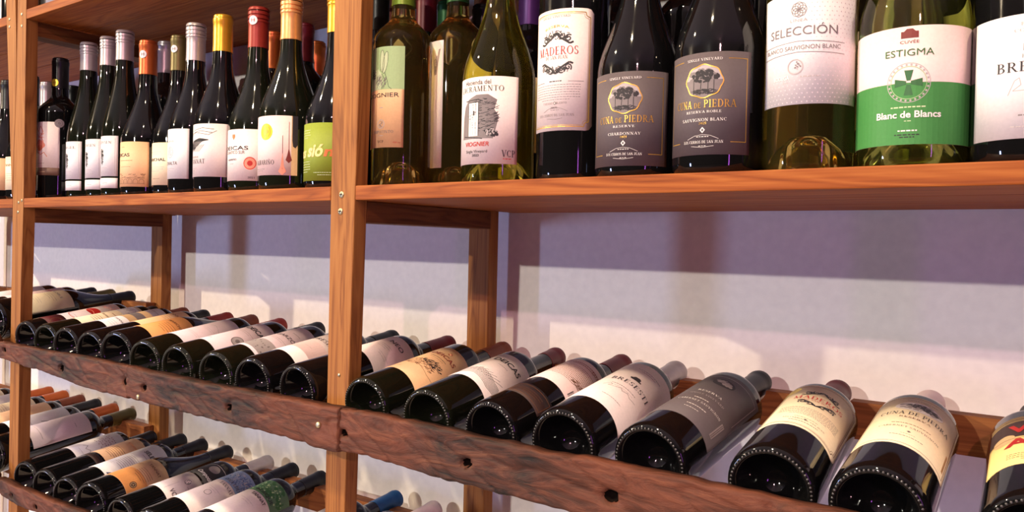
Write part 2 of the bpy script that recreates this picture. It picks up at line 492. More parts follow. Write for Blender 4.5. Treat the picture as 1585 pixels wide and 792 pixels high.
SERIF = {'A': (.92, _dg(.12, 0, .44, 1, .06) + _dg(.78, 0, .46, 1, .16) + _rc(.24, .32, .68, .38) + _sf(.12, 0) + _sf(.79, 0)), 'B': (.76, _st(.20) + _arc(.34, .755, .22, .22, -90, 90) + _arc(.36, .27, .26, .245, -90, 90) + _rc(.2, .95, .36, 1) + _rc(.2, .49, .36, .54) + _rc(.2, 0, .36, .05)),
         'C': (.82, _arc(.45, .5, .34, .48, 42, 318) + _rc(.68, .68, .72, .98)), 'D': (.90, _st(.20) + _arc(.40, .5, .36, .475, -90, 90) + _rc(.2, .95, .42, 1) + _rc(.2, 0, .42, .05)),
         'E': (.74, _st(.20) + _rc(.2, .95, .64, 1) + _rc(.2, .48, .54, .53) + _rc(.2, 0, .66, .05) + _rc(.60, .80, .64, 1) + _rc(.62, 0, .67, .22) + _rc(.50, .40, .54, .61)), 'F': (.68, _st(.20) + _rc(.2, .95, .62, 1) + _rc(.2, .48, .52, .53) + _rc(.58, .80, .62, 1)),
         'G': (.90, _arc(.45, .5, .34, .48, 42, 330) + _rc(.68, 0.05, .80, .42) + _rc(.60, .40, .90, .45) + _rc(.68, .70, .72, .98)), 'H': (.98, _st(.20) + _st(.78) + _rc(.2, .47, .78, .52)), 'I': (.40, _st(.20)), 'J': (.48, _rc(.22, .1, .36, 1) + _sf(.29, 1) + _arc(.16, .10, .13, .10, 180, 360)),
         'L': (.70, _st(.20) + _rc(.2, 0, .64, .05) + _rc(.60, 0, .65, .26)), 'M': (1.12, _rc(.16, 0, .22, 1) + _st(.92) + _dg(.20, 1, .54, 0, .15) + _dg(.88, 1, .54, 0, .06) + _sf(.19, 0) + _sf(.16, 1, .2)), 'N': (.98, _rc(.17, 0, .23, 1) + _rc(.75, 0, .81, 1) + _dg(.18, 1, .76, 0, .16) + _sf(.20, 0) + _sf(.14, 1, .2) + _sf(.78, 1)),
         'O': (.94, _arc(.47, .5, .36, .48, 0, 360, n=26)), 'P': (.72, _st(.20) + _arc(.36, .73, .25, .245, -90, 90) + _rc(.2, .95, .38, 1) + _rc(.2, .46, .38, .51)), 'Q': (.94, _arc(.47, .5, .36, .48, 0, 360, n=26) + _dg(.80, -.15, .50, .1, .1)),
         'R': (.86, _st(.20) + _arc(.36, .74, .24, .235, -90, 90) + _rc(.2, .95, .38, 1) + _rc(.2, .48, .38, .53) + _dg(.74, 0, .42, .5, .15) + _sf(.78, 0, .2)), 'S': (.64, _arc(.32, .74, .19, .235, 30, 270, thick=.13) + _arc(.32, .255, .21, .235, -150, 90, thick=.13) + _rc(.48, .74, .52, .97) + _rc(.10, .03, .14, .26)),
         'T': (.84, _st(.42) + _rc(.06, .95, .78, 1) + _rc(.06, .76, .10, 1) + _rc(.74, .76, .78, 1)), 'U': (.94, _rc(.16, .28, .30, 1) + _sf(.23, 1) + _rc(.70, .28, .76, 1) + _sf(.73, 1) + _arc(.48, .29, .25, .27, 180, 360, thick=.10)), 'V': (.90, _dg(.14, 1, .46, 0, .16) + _dg(.78, 1, .48, 0, .06) + _sf(.14, 1) + _sf(.78, 1)),
         'Y': (.88, _rc(.37, 0, .51, .48) + _sf(.44, 0) + _dg(.12, 1, .43, .44, .15) + _dg(.76, 1, .46, .44, .06) + _sf(.12, 1) + _sf(.76, 1)), 'Z': (.76, _dg(.12, 0, .62, 1, .15) + _rc(.10, .95, .68, 1) + _rc(.08, 0, .68, .05) + _rc(.64, 0, .68, .22) + _rc(.1, .78, .14, 1)), 'Ñ': (.98, None), ' ': (.34, []),
         '0': (.66, _arc(.33, .5, .22, .48, 0, 360, n=22)), '1': (.40, _st(.20, .12)), '2': (.64, _arc(.31, .72, .20, .26, -40, 160, thick=.13) + _dg(.12, .05, .44, .56, .09) + _rc(.10, 0, .56, .07)), '3': (.62, _arc(.28, .76, .18, .22, -90, 150, thick=.12) + _arc(.29, .27, .21, .25, -150, 90, thick=.12))}
SERIF['Ñ'] = (.98, SERIF['N'][1] + _rc(.32, 1.10, .66, 1.18))


def TS(s, u, v, w, h, col='ink', arc=0.0, shear=0.0):
    """roman capitals with serifs, centred on u, standing on v, w wide, h tall"""
    x = 0; polys = []
    for ch in s:
        adv, gl = SERIF[ch]
        polys += [[(px + x, py) for px, py in g] for g in gl]; x += adv + .06
    x -= .06
    out = [[(u + (px / x - .5) * w + shear * py * h, v + py * h - arc * (2 * (px / x - .5)) ** 2) for px, py in g] for g in polys]
    return ('q', col, out)


def R(u0_, v0_, u1_, v1_, col): return ('p', col, [[(u0_, v0_), (u1_, v0_), (u1_, v1_), (u0_, v1_)]])


def PG(col, *polys): return ('p', col, [list(p) for p in polys])


def ell(cx, cy, rx, ry, n=24): return [(cx + rx * cos(2 * pi * k / n), cy + ry * sin(2 * pi * k / n)) for k in range(n)]


def E(cx, cy, rx, ry, col, n=24): return ('p', col, [ell(cx, cy, rx, ry, n)])


def stroke(pts, w):
    out = []
    for (a, b_), (c, d) in zip(pts, pts[1:]):
        L = hypot(c - a, d - b_) or 1e-6; nx, ny = -(d - b_) / L * w / 2, (c - a) / L * w / 2
        out.append([(a - nx, b_ - ny), (c - nx, d - ny), (c + nx, d + ny), (a + nx, b_ + ny)])
    return out


def LN(col, w, *lines):
    o = []
    for l in lines: o += stroke(l, w)
    return ('p', col, o)


def RING(cx, cy, rx, ry, w, col, n=28):
    p = ell(cx, cy, rx, ry, n); return ('p', col, stroke(p + [p[0]], w))


def FRAME(u0_, v0_, u1_, v1_, w, col, notch=0):
    if notch:
        q = notch
        p = [(u0_ + q, v0_), (u1_ - q, v0_), (u1_ - q * .9, v0_ + q * .6), (u1_ - q * .5, v0_ + q * .9), (u1_, v0_ + q), (u1_, v1_ - q), (u1_ - q * .5, v1_ - q * .9), (u1_ - q * .9, v1_ - q * .6), (u1_ - q, v1_), (u0_ + q, v1_), (u0_, v1_ - q), (u0_, v0_ + q)]
    else:
        p = [(u0_, v0_), (u1_, v0_), (u1_, v1_), (u0_, v1_)]
    return ('p', col, stroke(p + [p[0]], w))


def SCRIB(seed, cx, cy, rx, ry, n, w, col, length=4.0, ang=None):
    rnd = random.Random(seed); o = []
    for _ in range(n):
        a = rnd.uniform(0, 2 * pi); q = math.sqrt(rnd.random())
        x, y = cx + rx * q * cos(a), cy + ry * q * sin(a)
        t = (rnd.uniform(0, pi) if ang is None else radians(ang + rnd.uniform(-18, 18))); L = length * rnd.uniform(.5, 1.2)
        o += stroke([(x - cos(t) * L / 2, y - sin(t) * L / 2), (x + rnd.uniform(-.4, .4), y + rnd.uniform(-.4, .4)), (x + cos(t) * L / 2, y + sin(t) * L / 2)], w * rnd.uniform(.6, 1.3))
    return ('p', col, o)


def BLOBS(seed, cx, cy, rx, ry, n, r, col):
    rnd = random.Random(seed); o = []
    for _ in range(n):
        a = rnd.uniform(0, 2 * pi); q = math.sqrt(rnd.random()); s = r * rnd.uniform(.5, 1.2)
        o.append(ell(cx + rx * q * cos(a), cy + ry * q * sin(a), s * rnd.uniform(.8, 1.4), s, 9))
    return ('p', col, o)


def BLOB(seed, cx, cy, rx, ry, col, rough=.18, n=30):
    rnd = random.Random(seed); ph = [rnd.uniform(0, 6.28) for _ in range(4)]
    return ('p', col, [[(cx + rx * cos(t) * (1 + rough * sum(sin(k * t * 2 + ph[k - 1]) / k for k in (1, 2, 3)) * .5), cy + ry * sin(t) * (1 + rough * sum(sin(k * t * 2 + ph[k]) / k for k in (1, 2, 3)) * .5)) for t in [2 * pi * i / n for i in range(n)]]])


def SPIRAL(cx, cy, r, turns, w, col, flip=1, a0=0.0):
    n = int(turns * 16)
    p = [(cx + flip * r * (1 - .8 * i / n) * cos(a0 + 2 * pi * turns * i / n), cy + r * (1 - .8 * i / n) * sin(a0 + 2 * pi * turns * i / n)) for i in range(n + 1)]
    return ('p', col, stroke(p, w))


def SMALL(u, v, w, n, col='grey', pitch=2.0, h=.55, seed=1):
    """rows of tiny print too small to read: broken hairlines"""
    rnd = random.Random(seed); o = []
    for k in range(n):
        ww = w * (1 if k < n - 1 else .6); x = u - ww / 2; y = v - k * pitch
        while x < u + ww / 2 - .6:
            L = min(rnd.uniform(1.2, 3.4), u + ww / 2 - x); o.append([(x, y), (x + L, y), (x + L, y + h), (x, y + h)]); x += L + .7
    return ('m', col, o)


def SCROLL(cx, cy, s, col, vy=1):
    o = []
    for f in (1, -1):
        o.append(SPIRAL(cx + f * 9 * s, cy + .5 * vy * s, 2.6 * s, 1.4, .9 * s, col, f, .8 * vy)[2])
        o.append(SPIRAL(cx + f * 4.2 * s, cy + 2.2 * vy * s, 2.2 * s, 1.2, .9 * s, col, -f, 2.2 * vy)[2])
        o.append(stroke([(cx + f * 12.5 * s, cy - 2 * vy * s), (cx + f * 10 * s, cy - 3 * vy * s), (cx + f * 6 * s, cy - .6 * vy * s), (cx + f * 3 * s, cy + 1.2 * vy * s), (cx, cy + 4.6 * vy * s)], 1.3 * s))
        o.append([ell(cx + f * 7 * s, cy + 1.2 * vy * s, 1.8 * s, 1.0 * s, 10), ell(cx + f * 1.5 * s, cy + 3.4 * vy * s, 1.3 * s, 1.1 * s, 10)])
    return ('p', col, [p for q in o for p in q])


def wrap_items(items, mats, w, h, r, z0):
    """print on the cylinder: cut into narrow strips, then roll up"""
    bm = bmesh.new()
    for li, it in enumerate(items):
        z = float(li)
        if it[0] == 't':
            _, s, u, v, tw, th, col, bold, sh, arc = it
            vv, ff = TEXTS[(s, bold)]
            vs_ = []
            for x, y in vv:
                X = u + x * tw + sh * y * th; Y = v + y * th
                if arc: Y -= arc * (x * 2) ** 2
                vs_.append(bm.verts.new((X, Y, z)))
            for f in ff:
                try: bm.faces.new([vs_[i] for i in f]).material_index = mats.index(col)
                except ValueError: pass
        else:
            for p in it[2]:
                f = bm.faces.new([bm.verts.new((a, b_, z)) for a, b_ in p]); f.material_index = mats.index(it[1])
    big = [f for f in bm.faces if len(f.verts) > 4]
    if big: bmesh.ops.triangulate(bm, faces=big)
    # keep the print on the paper
    for co, no in (((-w / 2, 0, 0), (-1, 0, 0)), ((w / 2, 0, 0), (1, 0, 0)), ((0, 0, 0), (0, -1, 0)), ((0, h, 0), (0, 1, 0))):
        bmesh.ops.bisect_plane(bm, geom=bm.verts[:] + bm.edges[:] + bm.faces[:], plane_co=co, plane_no=no, clear_outer=True)
    k = -w / 2 + 4.0
    while k < w / 2:
        bmesh.ops.bisect_plane(bm, geom=bm.verts[:] + bm.edges[:] + bm.faces[:], plane_co=(k, 0, 0), plane_no=(1, 0, 0)); k += 4.0
    for v in bm.verts:
        u, vv, L = v.co; rr = r + .00034 + L * .00003
        a = u * .001 / r
        v.co = Vector((rr * sin(a), -rr * cos(a), z0 + vv * .001))
    for f in bm.faces:
        f.normal_update()
        c = f.calc_center_median()
        if f.normal.x * c.x + f.normal.y * c.y < 0: f.normal_flip()
    return bm


def label_part(parent, r, z0, w, h, paper, items, name='label', notch=0, lift=0.0):
    """a paper label glued round the glass, w x h millimetres, bottom edge at height z0"""
    r = r + lift
    n = max(6, int(w / 3.5)); bm = bmesh.new(); outer = []
    bot, top = [], []
    for i in range(n + 1):
        u = -w / 2 + w * i / n; d = 0
        if notch:
            e = w / 2 - abs(u); d = notch * max(0, 1 - e / notch) ** 1.5 if e < notch else 0
        a = u * .001 / r
        for L, lst in ((0, bot), (1, top)):
            zz = z0 + (d if L == 0 else h - d) * .001
            lst.append((bm.verts.new(((r + .00028) * sin(a), -(r + .00028) * cos(a), zz)), bm.verts.new(((r - .0001) * sin(a), -(r - .0001) * cos(a), zz))))
    for i in range(n):
        bm.faces.new((bot[i][0], bot[i + 1][0], top[i + 1][0], top[i][0]))
        bm.faces.new((bot[i][1], bot[i + 1][1], bot[i + 1][0], bot[i][0]))
        bm.faces.new((top[i][0], top[i + 1][0], top[i + 1][1], top[i][1]))
    bm.faces.new((bot[0][0], top[0][0], top[0][1], bot[0][1])); bm.faces.new((bot[n][1], top[n][1], top[n][0], bot[n][0]))
    o = mesh_obj(name, bm, P(paper), parent)
    for k in o.data.polygons: k.use_smooth = True
    tx = [i for i in items if i[0] in 'tq']; ars = [[]]
    for i in items:
        if i[0] == '|': ars.append([])
        elif i[0] == 'p': ars[-1].append(i)
    sm = [i for i in items if i[0] == 'm']
    for its, nm in [(a_, 'artwork') for a_ in ars] + [(sm, 'fine_print')] + [([t], 'lettering') for t in tx]:
        if not its: continue
        cols = []
        for i in its:
            c = i[6] if i[0] == 't' else i[1]
            if c not in cols: cols.append(c)
        bm = wrap_items(its, cols, w, h, r, z0)
        if nm == 'lettering':
            for v in bm.verts: v.co.x *= 1 + .0006 / r * .5; v.co.y *= 1 + .0006 / r * .5
        q = mesh_obj(nm, bm, [P(c) for c in cols], o)
        if nm == 'fine_print': q['kind'] = 'stuff'   # broken hairlines too small to pick apart
    return o


# ------------------------------------------------------------------ bottles


def bottle_profile(kind, Rb, H, zb=None):
    """(radius, height) from the punt at the bottom up to the lip; zb = where the straight body ends"""
    rn = .0133
    if kind == 'bordeaux': zb = zb or .62 * H; zs = zb + .036; pw = .55
    elif kind == 'burgundy': zb = zb or .40 * H; zs = zb + .37 * H; pw = 1.0
    elif kind == 'alsace': zb = zb or .38 * H; zs = zb + .47 * H; pw = 1.15
    else: zb = zb or .40 * H; zs = zb + .40 * H; pw = .9
    zs = min(zs, H - .055)
    base = [(0, .034), (Rb * .28, .031), (Rb * .52, .021), (Rb * .74, .005), (Rb * .80, .0012), (Rb * .86, 0), (Rb * .92, .0008), (Rb * .965, .0030), (Rb * .99, .0060), (Rb, .010)]
    pr = base + [(Rb, zb * .5), (Rb, zb)]
    n = 12
    for i in range(1, n + 1):
        t = i / n
        if kind == 'bordeaux':
            a = t * pi / 2
            rr = rn * 1.08 + (Rb - rn * 1.08) * (1 - t ** 2.6) if t < 1 else rn * 1.08
            rr = rn * 1.08 + (Rb - rn * 1.08) * (0.5 + 0.5 * cos(pi * t ** 1.25))
        else:
            rr = rn * 1.08 + (Rb - rn * 1.08) * (0.5 + 0.5 * cos(pi * t ** .82))
        pr.append((rr, zb + (zs - zb) * t))
    pr += [(rn, H - .050), (rn, H - .012), (rn * 1.06, H - .011), (rn * 1.06, H - .006), (rn, H - .0045), (rn * .92, H - .002), (0, H - .002)]
    return pr, zs


GEO = {}


def shared(key, maker):
    if key not in GEO:
        GEO[key] = maker()
    me = GEO[key]
    return me


def mesh_from(name, bm, smooth=True):
    me = bpy.data.meshes.new(name); bmesh.ops.recalc_face_normals(bm, faces=bm.faces[:])
    if name == 'capsule':
        for e in bm.edges: e.smooth = e.calc_face_angle(0) < radians(34)   # crisp foil folds
    bm.to_mesh(me); bm.free()
    if smooth: me.polygons.foreach_set('use_smooth', [True] * len(me.polygons))
    return me


def add(name, me, mat, parent):
    """link a mesh; the material sits on the object so alike bottles share mesh data"""
    if not me.materials: me.materials.append(None)
    o = bpy.data.objects.new(name, me); COL.objects.link(o); o.parent = parent
    o.material_slots[0].link = 'OBJECT'; o.material_slots[0].material = mat
    return o


def radius_at(pr, z):
    best = pr[-1][0]
    for (a, z0), (c, z1) in zip(pr[10:], pr[11:]):
        if z0 <= z <= z1 and z1 > z0: return a + (c - a) * (z - z0) / (z1 - z0)
    return best


def knurl(Rb):
    """ring of moulded beads round the foot"""
    bm = bmesh.new(); N = 60; seg = 6; n = N * seg; m_ = 8; rings = []
    for i in range(n):
        a = 2 * pi * i / n; bump = .5 + .5 * cos(2 * pi * i / seg)
        R_ = Rb * .875; q = .0003 + .0010 * bump
        rings.append([bm.verts.new(((R_ + q * cos(2 * pi * j / m_)) * cos(a), (R_ + q * cos(2 * pi * j / m_)) * sin(a), .0010 + q * sin(2 * pi * j / m_))) for j in range(m_)])
    for i in range(n):
        a, c = rings[i], rings[(i + 1) % n]
        for j in range(m_): bm.faces.new((a[j], c[j], c[(j + 1) % m_], a[(j + 1) % m_]))
    return mesh_from('base_beading', bm)


def capsule(prof, H, z0, screwcap):
    def mk():
        pts = [(radius_at(prof, z0) + .0003, z0), (radius_at(prof, z0) + .0008, z0 + .0004)]
        k = 5
        for i in range(1, k):
            z = z0 + (H - .014 - z0) * i / k; pts.append((max(radius_at(prof, z), .0133) + .0008, z))
        if screwcap:
            rr = .0146; zt = H
            pts += [(rr - .0004, H - .0225), (rr + .0004, H - .0215), (rr + .0004, H - .0195), (rr - .0010, H - .0188), (rr - .0010, H - .0178), (rr + .0004, H - .0170), (rr + .0004, H - .0135), (rr - .0009, H - .0128), (rr - .0009, H - .0118), (rr + .0004, H - .0110), (rr + .0004, H - .0070), (rr - .0008, H - .0063), (rr - .0008, H - .0055), (rr + .0004, H - .0048), (rr, H - .0022), (rr - .0012, H - .0004), (rr - .003, H), (0, H)]
        else:
            rr = .0142
            pts += [(rr, H - .0135), (rr + .0005, H - .0120), (rr + .0005, H - .0065), (rr - .0004, H - .0055), (rr - .0004, H - .0022), (rr - .0022, H - .0004), (rr - .004, H), (0, H)]
        return mesh_from('capsule', revolve(pts, 32))
    return mk


BOTTLES = []


def bottle(kind, Rb, H, glass, foil, cap, label, zb=None, capz=.058, screwcap=False, group=None, beads=False, medal=None, emblem=None, name='wine_bottle'):
    """cap = foil colour; label = list of (z0, width mm, height mm, paper, items, notch, name)"""
    root = empty(name)
    tag(root, foil, 'wine bottle', group)
    pr, zs = bottle_profile(kind, Rb, H, zb)
    key = (kind, round(Rb, 5), round(H, 4), zb)
    add('glass_body', shared(key, lambda: mesh_from('glass_body', revolve(pr, 48))), MATS[glass], root)
    cz = H - capz
    cp = add('screw_cap' if screwcap else 'capsule', shared(key + (capz, screwcap), capsule(pr, H, cz, screwcap)), P(cap), root)
    if beads: add('base_beading', shared(('k', round(Rb, 5)), lambda: knurl(Rb)), MATS['beads'], root)
    for L in label:
        z0, w, h, paper, items = L[:5]
        notch = L[5] if len(L) > 5 else 0; nm = L[6] if len(L) > 6 else 'label'
        rr = Rb
        label_part(root, rr, z0, w, h, paper, items, nm, notch)
    if medal:   # small round sticker: (height, turn in mm round the glass, radius mm, paper, ink)
        z, u, rad, pc, ic = medal
        rr = Rb if z < (zb or 1) else radius_at(pr, z)
        it = [('p', pc, [ell(u, rad, rad, rad, 22)]), RING(u, rad, rad * .78, rad * .78, .5, ic, 22), RING(u, rad, rad * .45, rad * .45, .6, ic, 14)]
        bm = wrap_items(it, [pc, ic], 200, 2 * rad, rr, z - rad * .001); mesh_obj('round_sticker', bm, [P(pc), P(ic)], root)
    if emblem:  # print on the capsule: (height below the top in mm, turn mm, radius mm, paper, ink)
        d, u, rad, pc, ic = emblem
        it = [('p', pc, [ell(u, rad, rad, rad, 20)]), LN(ic, .7, [(u - rad * .5, rad), (u + rad * .5, rad)]), LN(ic, .7, [(u - rad * .3, rad * .6), (u - rad * .3, rad * 1.4)]), LN(ic, .7, [(u + rad * .3, rad * .6), (u + rad * .3, rad * 1.4)])]
        bm = wrap_items(it, [pc, ic], 60, 2 * rad, .0142 + .0007, H - d * .001); mesh_obj('capsule_emblem', bm, [P(pc), P(ic)], cp)
    BOTTLES.append(root)
    return root


def stand(root, x, y, z, rot):
    root.location = (x, y, z + .0002); root.rotation_euler = (0, 0, radians(rot)); return root


NECKS = {}


def lie(root, xb, zb_, xt, zt, rot, row, y0=-.0105, yt=.28):
    """bottom at (xb, y0, zb_), neck pointing back to the wall at (xt, yt, zt)"""
    z = Vector((xt - xb, yt - y0, zt - zb_)).normalized()
    x = (Vector((1, 0, 0)) - z * z.x).normalized(); y = z.cross(x)
    Mx = Matrix((x, y, z)).transposed() @ Matrix.Rotation(radians(rot), 3, 'Z')
    Mx = Mx.to_4x4(); Mx.translation = Vector((xb, y0, zb_)); root.matrix_world = Mx
    t = (.2565 - y0) / z.y
    NECKS.setdefault(row, []).append((xb + z.x * t, zb_ + z.z * t))
    return root

# ------------------------------------------------------------------ what stands on the shelf and lies on the rails
ST, LY = [], []
SEP = ('|',)   # starts a separate picture on the same label
GS, GB, GM, GL = 'bottles standing on the lower shelf', 'bottles at the back of the lower shelf', 'bottles lying on the middle rails', 'bottles lying on the bottom rails'


def S(x, y, rot, kind, Rb, H, glass, desc, cap, labels, z=None, **kw):
    kw.setdefault('group', GS); ST.append((x, y, rot, kind, Rb, H, glass, desc, cap, labels, z if z is not None else SHELF_Z1, kw))


def LYI(row, xb, xt, rot, kind, Rb, H, glass, desc, cap, labels, dz=0.0, **kw):
    kw.setdefault('group', GM if row.startswith('mid') else GL); kw['beads'] = True
    LY.append((row, xb, xt, rot, kind, Rb, H, glass, desc, cap, labels, dz, kw))


# --- printed designs (millimetres, origin at the middle of the label's lower edge)
def cuna(sub, grape, paper_h=89, oval='gold', ink='gold', ink2='inkwhite', dark='charcoal', mid='grey', pale='palegrey'):
    h = paper_h
    sc = [((16.6 + .55 * cos(8 * t)) * cos(t), h - 25 + (14.2 + .5 * cos(8 * t)) * sin(t)) for t in [2 * pi * i / 48 for i in range(48)]]
    return [LN(ink, .6, [(-21, h - 6), (-38, h - 6), (-38, 11), (-24, 11)], [(21, h - 6), (38, h - 6), (38, 11), (24, 11)]),
            PG(pale, sc), PG('grey', [(x, y if y < h - 24 else h - 24) for x, y in sc]), BLOBS(3, -1, h - 21, 12, 6, 60, 2.0, mid), BLOBS(5, 1, h - 21, 12, 5, 60, 1.5, dark), LN(dark, .6, [(-9, h - 36), (-9, h - 24)], [(-3, h - 37), (-2, h - 24)], [(4, h - 37), (4, h - 24)], [(9, h - 35), (9, h - 24)]),
            SCRIB(9, 0, h - 34, 12, 2.4, 50, .5, dark, 5, 0), LN(oval, .9, sc + [sc[0]]),
            PG(ink2, [(0, h - 64.8), (2.3, h - 67.5), (0, h - 70.2), (-2.3, h - 67.5)]), PG('greylabel' if ink2 == 'inkwhite' else 'cream', [(0, h - 66), (1.2, h - 67.5), (0, h - 69), (-1.2, h - 67.5)]),
            SMALL(0, h - 73.5, 18, 1, ink2, h=.5, seed=4), LN(ink2, .25, [(-14, h - 75.4), (-7, h - 72.4), (0, h - 71.5), (7, h - 72.4), (14, h - 75.4)]), LN(ink2, .25, [(-10, h - 81.4), (0, h - 82.6), (10, h - 81.4)]), SMALL(0, h - 81.5, 11, 1, ink2, h=.4, seed=7),
            TS('SINGLE VINEYARD', 0, h - 7.2, 32, 2.2, ink2), TS('CUNA', -19.5, h - 48, 18, 6.6, ink), TS('DE', -5, h - 48, 6.5, 4.4, ink), TS('PIEDRA', 14.5, h - 48, 28, 6.6, ink),
            TS(sub, 0, h - 52.6, 22 if len(sub) < 9 else 32, 2.1, ink2), TS(grape, 0, h - 59.8, 33 if len(grape) < 12 else 41, 2.6, ink2), TS('2021', 0, h - 62.6, 7.0, 1.9, ink), TS('LOS CERROS DE SAN JUAN', 0, h - 79, 36, 2.4, ink2)]


def maderos(h=122, w=78):
    return [FRAME(-w / 2 + 4, 4, w / 2 - 4, h - 4, .9, 'gold', 5), FRAME(-w / 2 + 5.6, 5.6, w / 2 - 5.6, h - 5.6, .35, 'gold', 5), SCROLL(0, h - 31, 1.5, 'ink'), SCROLL(0, h - 59, 1.5, 'ink', -1), SCRIB(4, 0, h - 27, 15, 4.5, 44, .8, 'ink', 3), SCRIB(5, 0, h - 62, 15, 4, 44, .8, 'ink', 3),
            SMALL(0, h - 74, 24, 1, 'ink', h=1.0, seed=2), SMALL(-1, h - 77.5, 56, 7, 'grey', 2.5, .5, 3), LN('ink', .3, [(14, h - 74), (30, h - 74)], [(-30, h - 74), (-14, h - 74)]),
            PG('grey', [(0, 30), (2, 28), (0, 26), (-2, 28)]), PG('pinkwhite', [(0, 29), (1, 28), (0, 27), (-1, 28)]), LN('grey', .3, [(-14, 19.5), (-7, 22.6), (0, 23.6), (7, 22.6), (14, 19.5)]), SMALL(0, 20.8, 16, 1, 'grey', seed=8), LN('grey', .3, [(-9, 12.6), (0, 11.4), (9, 12.6)]),
            TS('SINGLE VINEYARD', -2, h - 8.6, 34, 2.2, 'grey'), T('RESERVA', 0, h - 18.5, 28, 2.6, 'gold', 0, 0, 2.5), TS('MADEROS', 0, h - 46.5, 48, 8.4, 'red'), TS('DE SAN JUAN', 0, h - 51, 26, 3.6, 'red'),
            TS('TANNAT Y BLANCO'.replace('Y', 'Y'), -1, h - 97, 28, 2.2, 'grey'), TS('2021', -1, h - 101.5, 8, 2.0, 'ink'), TS('LOS CERROS DE SAN JUAN', 0, 14.6, 42, 2.6, 'grey')]


def bres(h=88, w=80):
    return [PG('ink', [(-8, h - 26), (9, h - 26), (9, h - 24), (6, h - 23), (6, h - 18), (3, h - 15.5), (-3, h - 16), (-5, h - 20), (-8, h - 21)]),
            LN('palegrey', .5, [(-17, h - 57), (-13, h - 47), (-10, h - 45), (-9, h - 50), (-14, h - 54), (-6, h - 54), (-3, h - 51), (-1, h - 55), (3, h - 51), (6, h - 55), (10, h - 50), (13, h - 54), (20, h - 52)]),
            SMALL(0, h - 64, 16, 1, 'palegrey', h=.8), SMALL(0, h - 72, 34, 1, 'grey', h=1, seed=5), SMALL(0, h - 80, 50, 1, 'palegrey', h=.9, seed=6),
            TS('FAMILIA', 0, h - 31, 18, 2.6, 'grey'), TS('BRESESTI', 0, h - 40.5, 50, 7.0, 'ink'), TS('PEQUEÑA', 0, h - 8, 20, 2.3, 'palegrey'), TS('COLECCION', 0, h - 12.5, 28, 2.3, 'palegrey')]


def arcade(u, v, w, h, col, seed=1):
    rnd = random.Random(seed); o = []
    for k in range(7):
        x = u - w / 2 + w * (k + .5) / 7; o += stroke([(x - w / 18, v), (x - w / 18, v + h * .3), (x - w / 40, v + h * .45), (x + w / 40, v + h * .45), (x + w / 18, v + h * .3), (x + w / 18, v)], .6)
    o += stroke([(u - w / 2, v), (u + w / 2, v)], .6) + stroke([(u - w / 2, v + h * .55), (u, v + h * .6), (u + w / 2, v + h * .55)], .6)
    for k in range(26):
        x = u + rnd.uniform(-.5, .5) * w; y = v + h * rnd.uniform(.55, 1.0); o += stroke([(x - 2, y), (x, y + rnd.uniform(-1, 1)), (x + 2.5, y + .5)], .7)
    return ('p', col, o)


def deicas(h, w, col='ink', name='DEICAS', sub=None):
    it = [T(name, 0, h * .60, w * .55, 5.2, col, 1), SMALL(0, h * .54, w * .38, 1, 'grey', h=.8), SMALL(0, h * .47, w * .5, 2, 'palegrey', 2.6, .7, 4), RING(0, h * .84, 2.6, 2.6, .8, 'brown')]
    if sub: it.append(T(sub, 0, h * .50, w * .5, 3.2, 'grey', 1))
    return it


# =============== standing, left bay (right to left)
S(-.7834, .060, 6, 'burgundy', .0405, .262, 'black', 'dark bottle with gold cap and lime green brush-script label beside the front post', 'f_gold',
  [(.010, 86, 73, 'lime', [SMALL(-20, 64, 26, 4, 'palegreen', 3.2, .6, 2), SMALL(-20, 24, 26, 5, 'palegreen', 3.2, .6, 3), T('pas', -26, 30, 18, 13, 'yellowcream', 2, .25), T('sió', 0, 31, 24, 15, 'yellowcream', 3, .25), T('n', 20, 31, 12, 12, 'orangeink', 3, .25), SMALL(15, 10, 30, 2, 'palegreen', 3)])], zb=.088, screwcap=True)
S(-.8665, .051, 4, 'burgundy', .0405, .262, 'darkgreen', 'dark bottle with rose gold cap and pink label with gold seal and red drips', 'f_rosegold',
  [(.019, 88, 78, 'rose', [R(36, 0, 44, 78, 'tan'), E(0, 57, 11, 11, 'yellowgold', 18), RING(0, 57, 7.5, 7.5, .8, 'gold', 18), BLOB(4, 0, 57, 4, 4, 'gold'), LN('maroon', .7, [(25, 8), (25, 52)], [(33, 22), (33, 70)]), PG('coral', [(25, 30), (27, 12), (30, 5), (25, 0), (20, 5), (23, 12)]),
                            PG('maroon', [(33, 36), (35, 26), (37, 20), (33, 16), (29, 20), (31, 26)]), PG('charcoal', [(37, 78), (37, 46), (38, 38), (41, 36), (44, 40), (44, 52), (44, 78)]), SMALL(-12, 8, 22, 2, 'grey', 2.4), TS('ALBARIÑO', -4, 14, 36, 6, 'ink')])], zb=.102, screwcap=True)
S(-.9470, .058, 2, 'burgundy', .0385, .263, 'darkgreen', 'dark bottle with round-badged red cap and pale label with a red circular stamp', 'f_red',
  [(.015, 80, 71, 'pinkwhite', deicas(71, 86, 'ink', 'DEICAS', 'ATLÁNTICO SUR')[:1] + [PG('orangeink', [(-3, 64), (3, 64), (3, 60), (0, 56), (-3, 60)]), SEP, E(26, 24, 9, 9, 'coral', 20), RING(26, 24, 8, 8, .9, 'red', 20), E(26, 24, 3.8, 3.8, 'red', 14), SEP, BLOB(3, -30, 10, 10, 5, 'palegrey'),
                                 SMALL(-4, 23, 16, 1, 'grey'), T('ATLÁNTICO SUR', -2, 37, 42, 4.4, 'grey', 1), T('ALBARIÑO', -4, 28, 20, 2.4, 'ink', 1), T('2021', 28, 3, 9, 2.6, 'ink')])], zb=.092, screwcap=True, emblem=(27, 5, 6.5, 'white', 'red'))
